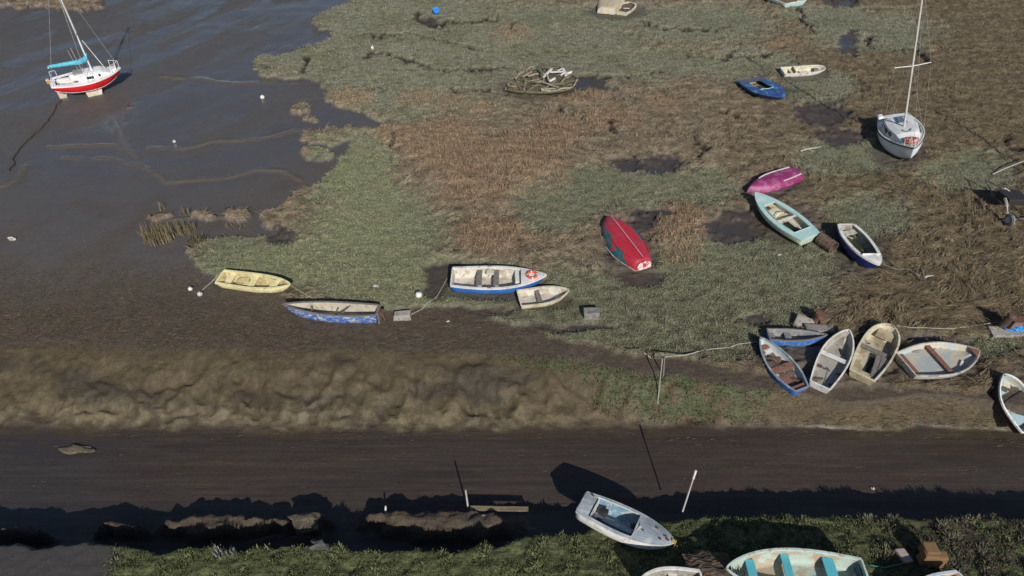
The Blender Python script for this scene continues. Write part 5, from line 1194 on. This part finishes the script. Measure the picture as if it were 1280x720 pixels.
# bottom right block and stone
p = atg(1160, 704); o = thing('rusty_block', 'orange-brown rusty winch block on the near bank above the peach boat', 'rusty block', (p.x, p.y, p.z), (0, 0, -.1))
ob = paint('orange_rust', (.19, .115, .05), (.22, .11, .05), .4, .75, 3, .25)
bm = BM(); box(bm, (0, 0, .3), (.66, .3, .55), bev=.06, jit=.02); link('body', bm, ob, o)
bm = BM(); box(bm, (-.08, .18, .42), (.4, .4, .42), Euler((0, 0, .1)), bev=.05, jit=.02); link('housing', bm, ob, o)
block(1127, 697, (.26, .42, .2), .25, paint('pinkish_stone', (.36, .29, .26), None, 0, .8), 'pinkish stone slab in the grass left of the orange-brown block', 'stone_slab', 'stone slab', 'pale stone slabs by the bollards')
# net heap between the bottom boats
p = Vector(at(884, 708, .1)); o = thing('fishing_net', 'brown heap of old netting with dark ropes between the two bottom boats', 'net heap', p); bm = BM()
bmesh.ops.create_grid(bm, x_segments=26, y_segments=22, size=.5)
for v in bm.verts:
    x, y = v.co.x, v.co.y; e = max(0, 1 - (abs(x) * 2) ** 4) * max(0, 1 - (abs(y) * 2) ** 4)
    v.co.x = x * 1.35 + .1 * float(gnoise(x * 5, y * 5, 3)); v.co.y = y * .95 + .1 * float(gnoise(x * 5, y * 5, 8)); v.co.z = e * (.14 + .10 * float(gnoise(x * 6, y * 6, 4))) - .06
link('net_sheet', bm, paint('brown_net', (.15, .095, .06), (.09, .06, .04), .5, .9, 6, .4), o, smooth=True); bm = BM()
for k in range(7):
    y0 = -.35 + .11 * k; tube(bm, [(x, y0 + .05 * math.sin(5 * x + k), .15 - .08 * abs(x) ** 2 + .03 * math.sin(9 * x + k)) for x in [-.55 + .1 * q for q in range(12)]], .014, 5)
link('net_rope', bm, black, o)
# bucket on the far marsh
p = atg(545, 17); o = thing('blue_tub', 'bright blue tub in a creek on the far marsh', 'tub', p, (.2, .1, 0)); bm = BM(); bmesh.ops.create_cone(bm, segments=18, radius1=.20, radius2=.28, depth=.36, cap_ends=False, matrix=Matrix.Translation((0, 0, .2)))
bmesh.ops.solidify(bm, geom=bm.faces[:], thickness=.02); link('body', bm, paint('bright_blue_plastic', (.03, .25, .75), None, 0, .4, 3, .1), o, smooth=True); bm = BM(); bmesh.ops.create_cone(bm, segments=18, radius1=.24, radius2=.24, depth=.03, cap_ends=True, matrix=Matrix.Translation((0, 0, .30))); link('lid', bm, paint('bright_blue_plastic', 0), o)
# litter
def litter(px, py, s, m, label, name='litter_scrap', cat='litter'):
    p = atg(px, py); bm = BM(); bmesh.ops.create_icosphere(bm, subdivisions=2, radius=1)
    for v in bm.verts: v.co = Vector((v.co.x * s[0], v.co.y * s[1], v.co.z * s[2])) * (1 + .8 * float(gnoise(v.co.x * 2 + px, v.co.y * 2, 4)))
    tag(link(name, bm, m, loc=(p.x, p.y, p.z + s[2] * .6)), label, cat)
litter(15, 299, (.2, .09, .08), white2, 'pale scrap alone on the open mud at the left edge')
litter(470, 358, (.11, .08, .05), white2, 'pale scrap on the green grass above the blue boat stern')
litter(466, 61, (.08, .10, .16), white, 'white scrap upright on the far green marsh')
litter(92, 568, (.02, .02, .02), white2, 'speck') if 0 else None
litter(1091, 611, (.06, .05, .04), white2, 'tiny pale scrap on the dark channel floor')
litter(650, 375, (.1, .05, .04), white, 'white flakes on the mud under the blue and white boat')
litter(974, 319, (.08, .06, .04), white2, 'pale scrap on the grass left of the rusty drum')
litter(1187, 301, (.12, .08, .08), white2, 'pale lump beside the single stump in the straw')
litter(560, 402, (.07, .05, .03), white2, 'small pale scrap at the end of the dark rope')
litter(98, 563, (.62, .16, .08), paint('mud_lump', (.13, .105, .07), (.08, .065, .045), .4, .9), 'lump of pale fallen mud at the foot of the far bank', 'mud_lump', 'mud lump')
litter(385, 652, (.55, .3, .17), paint('mud_lump', 0), 'pale-topped mud boulder in the shadowed channel', 'mud_boulder', 'mud boulder')
litter(400, 683, (.3, .16, .12), paint('dark_stone', (.09, .085, .08), (.05, .05, .05), .5, .8), 'half-hidden stones in the shadow at the foot of the near bank', 'stone', 'stone')
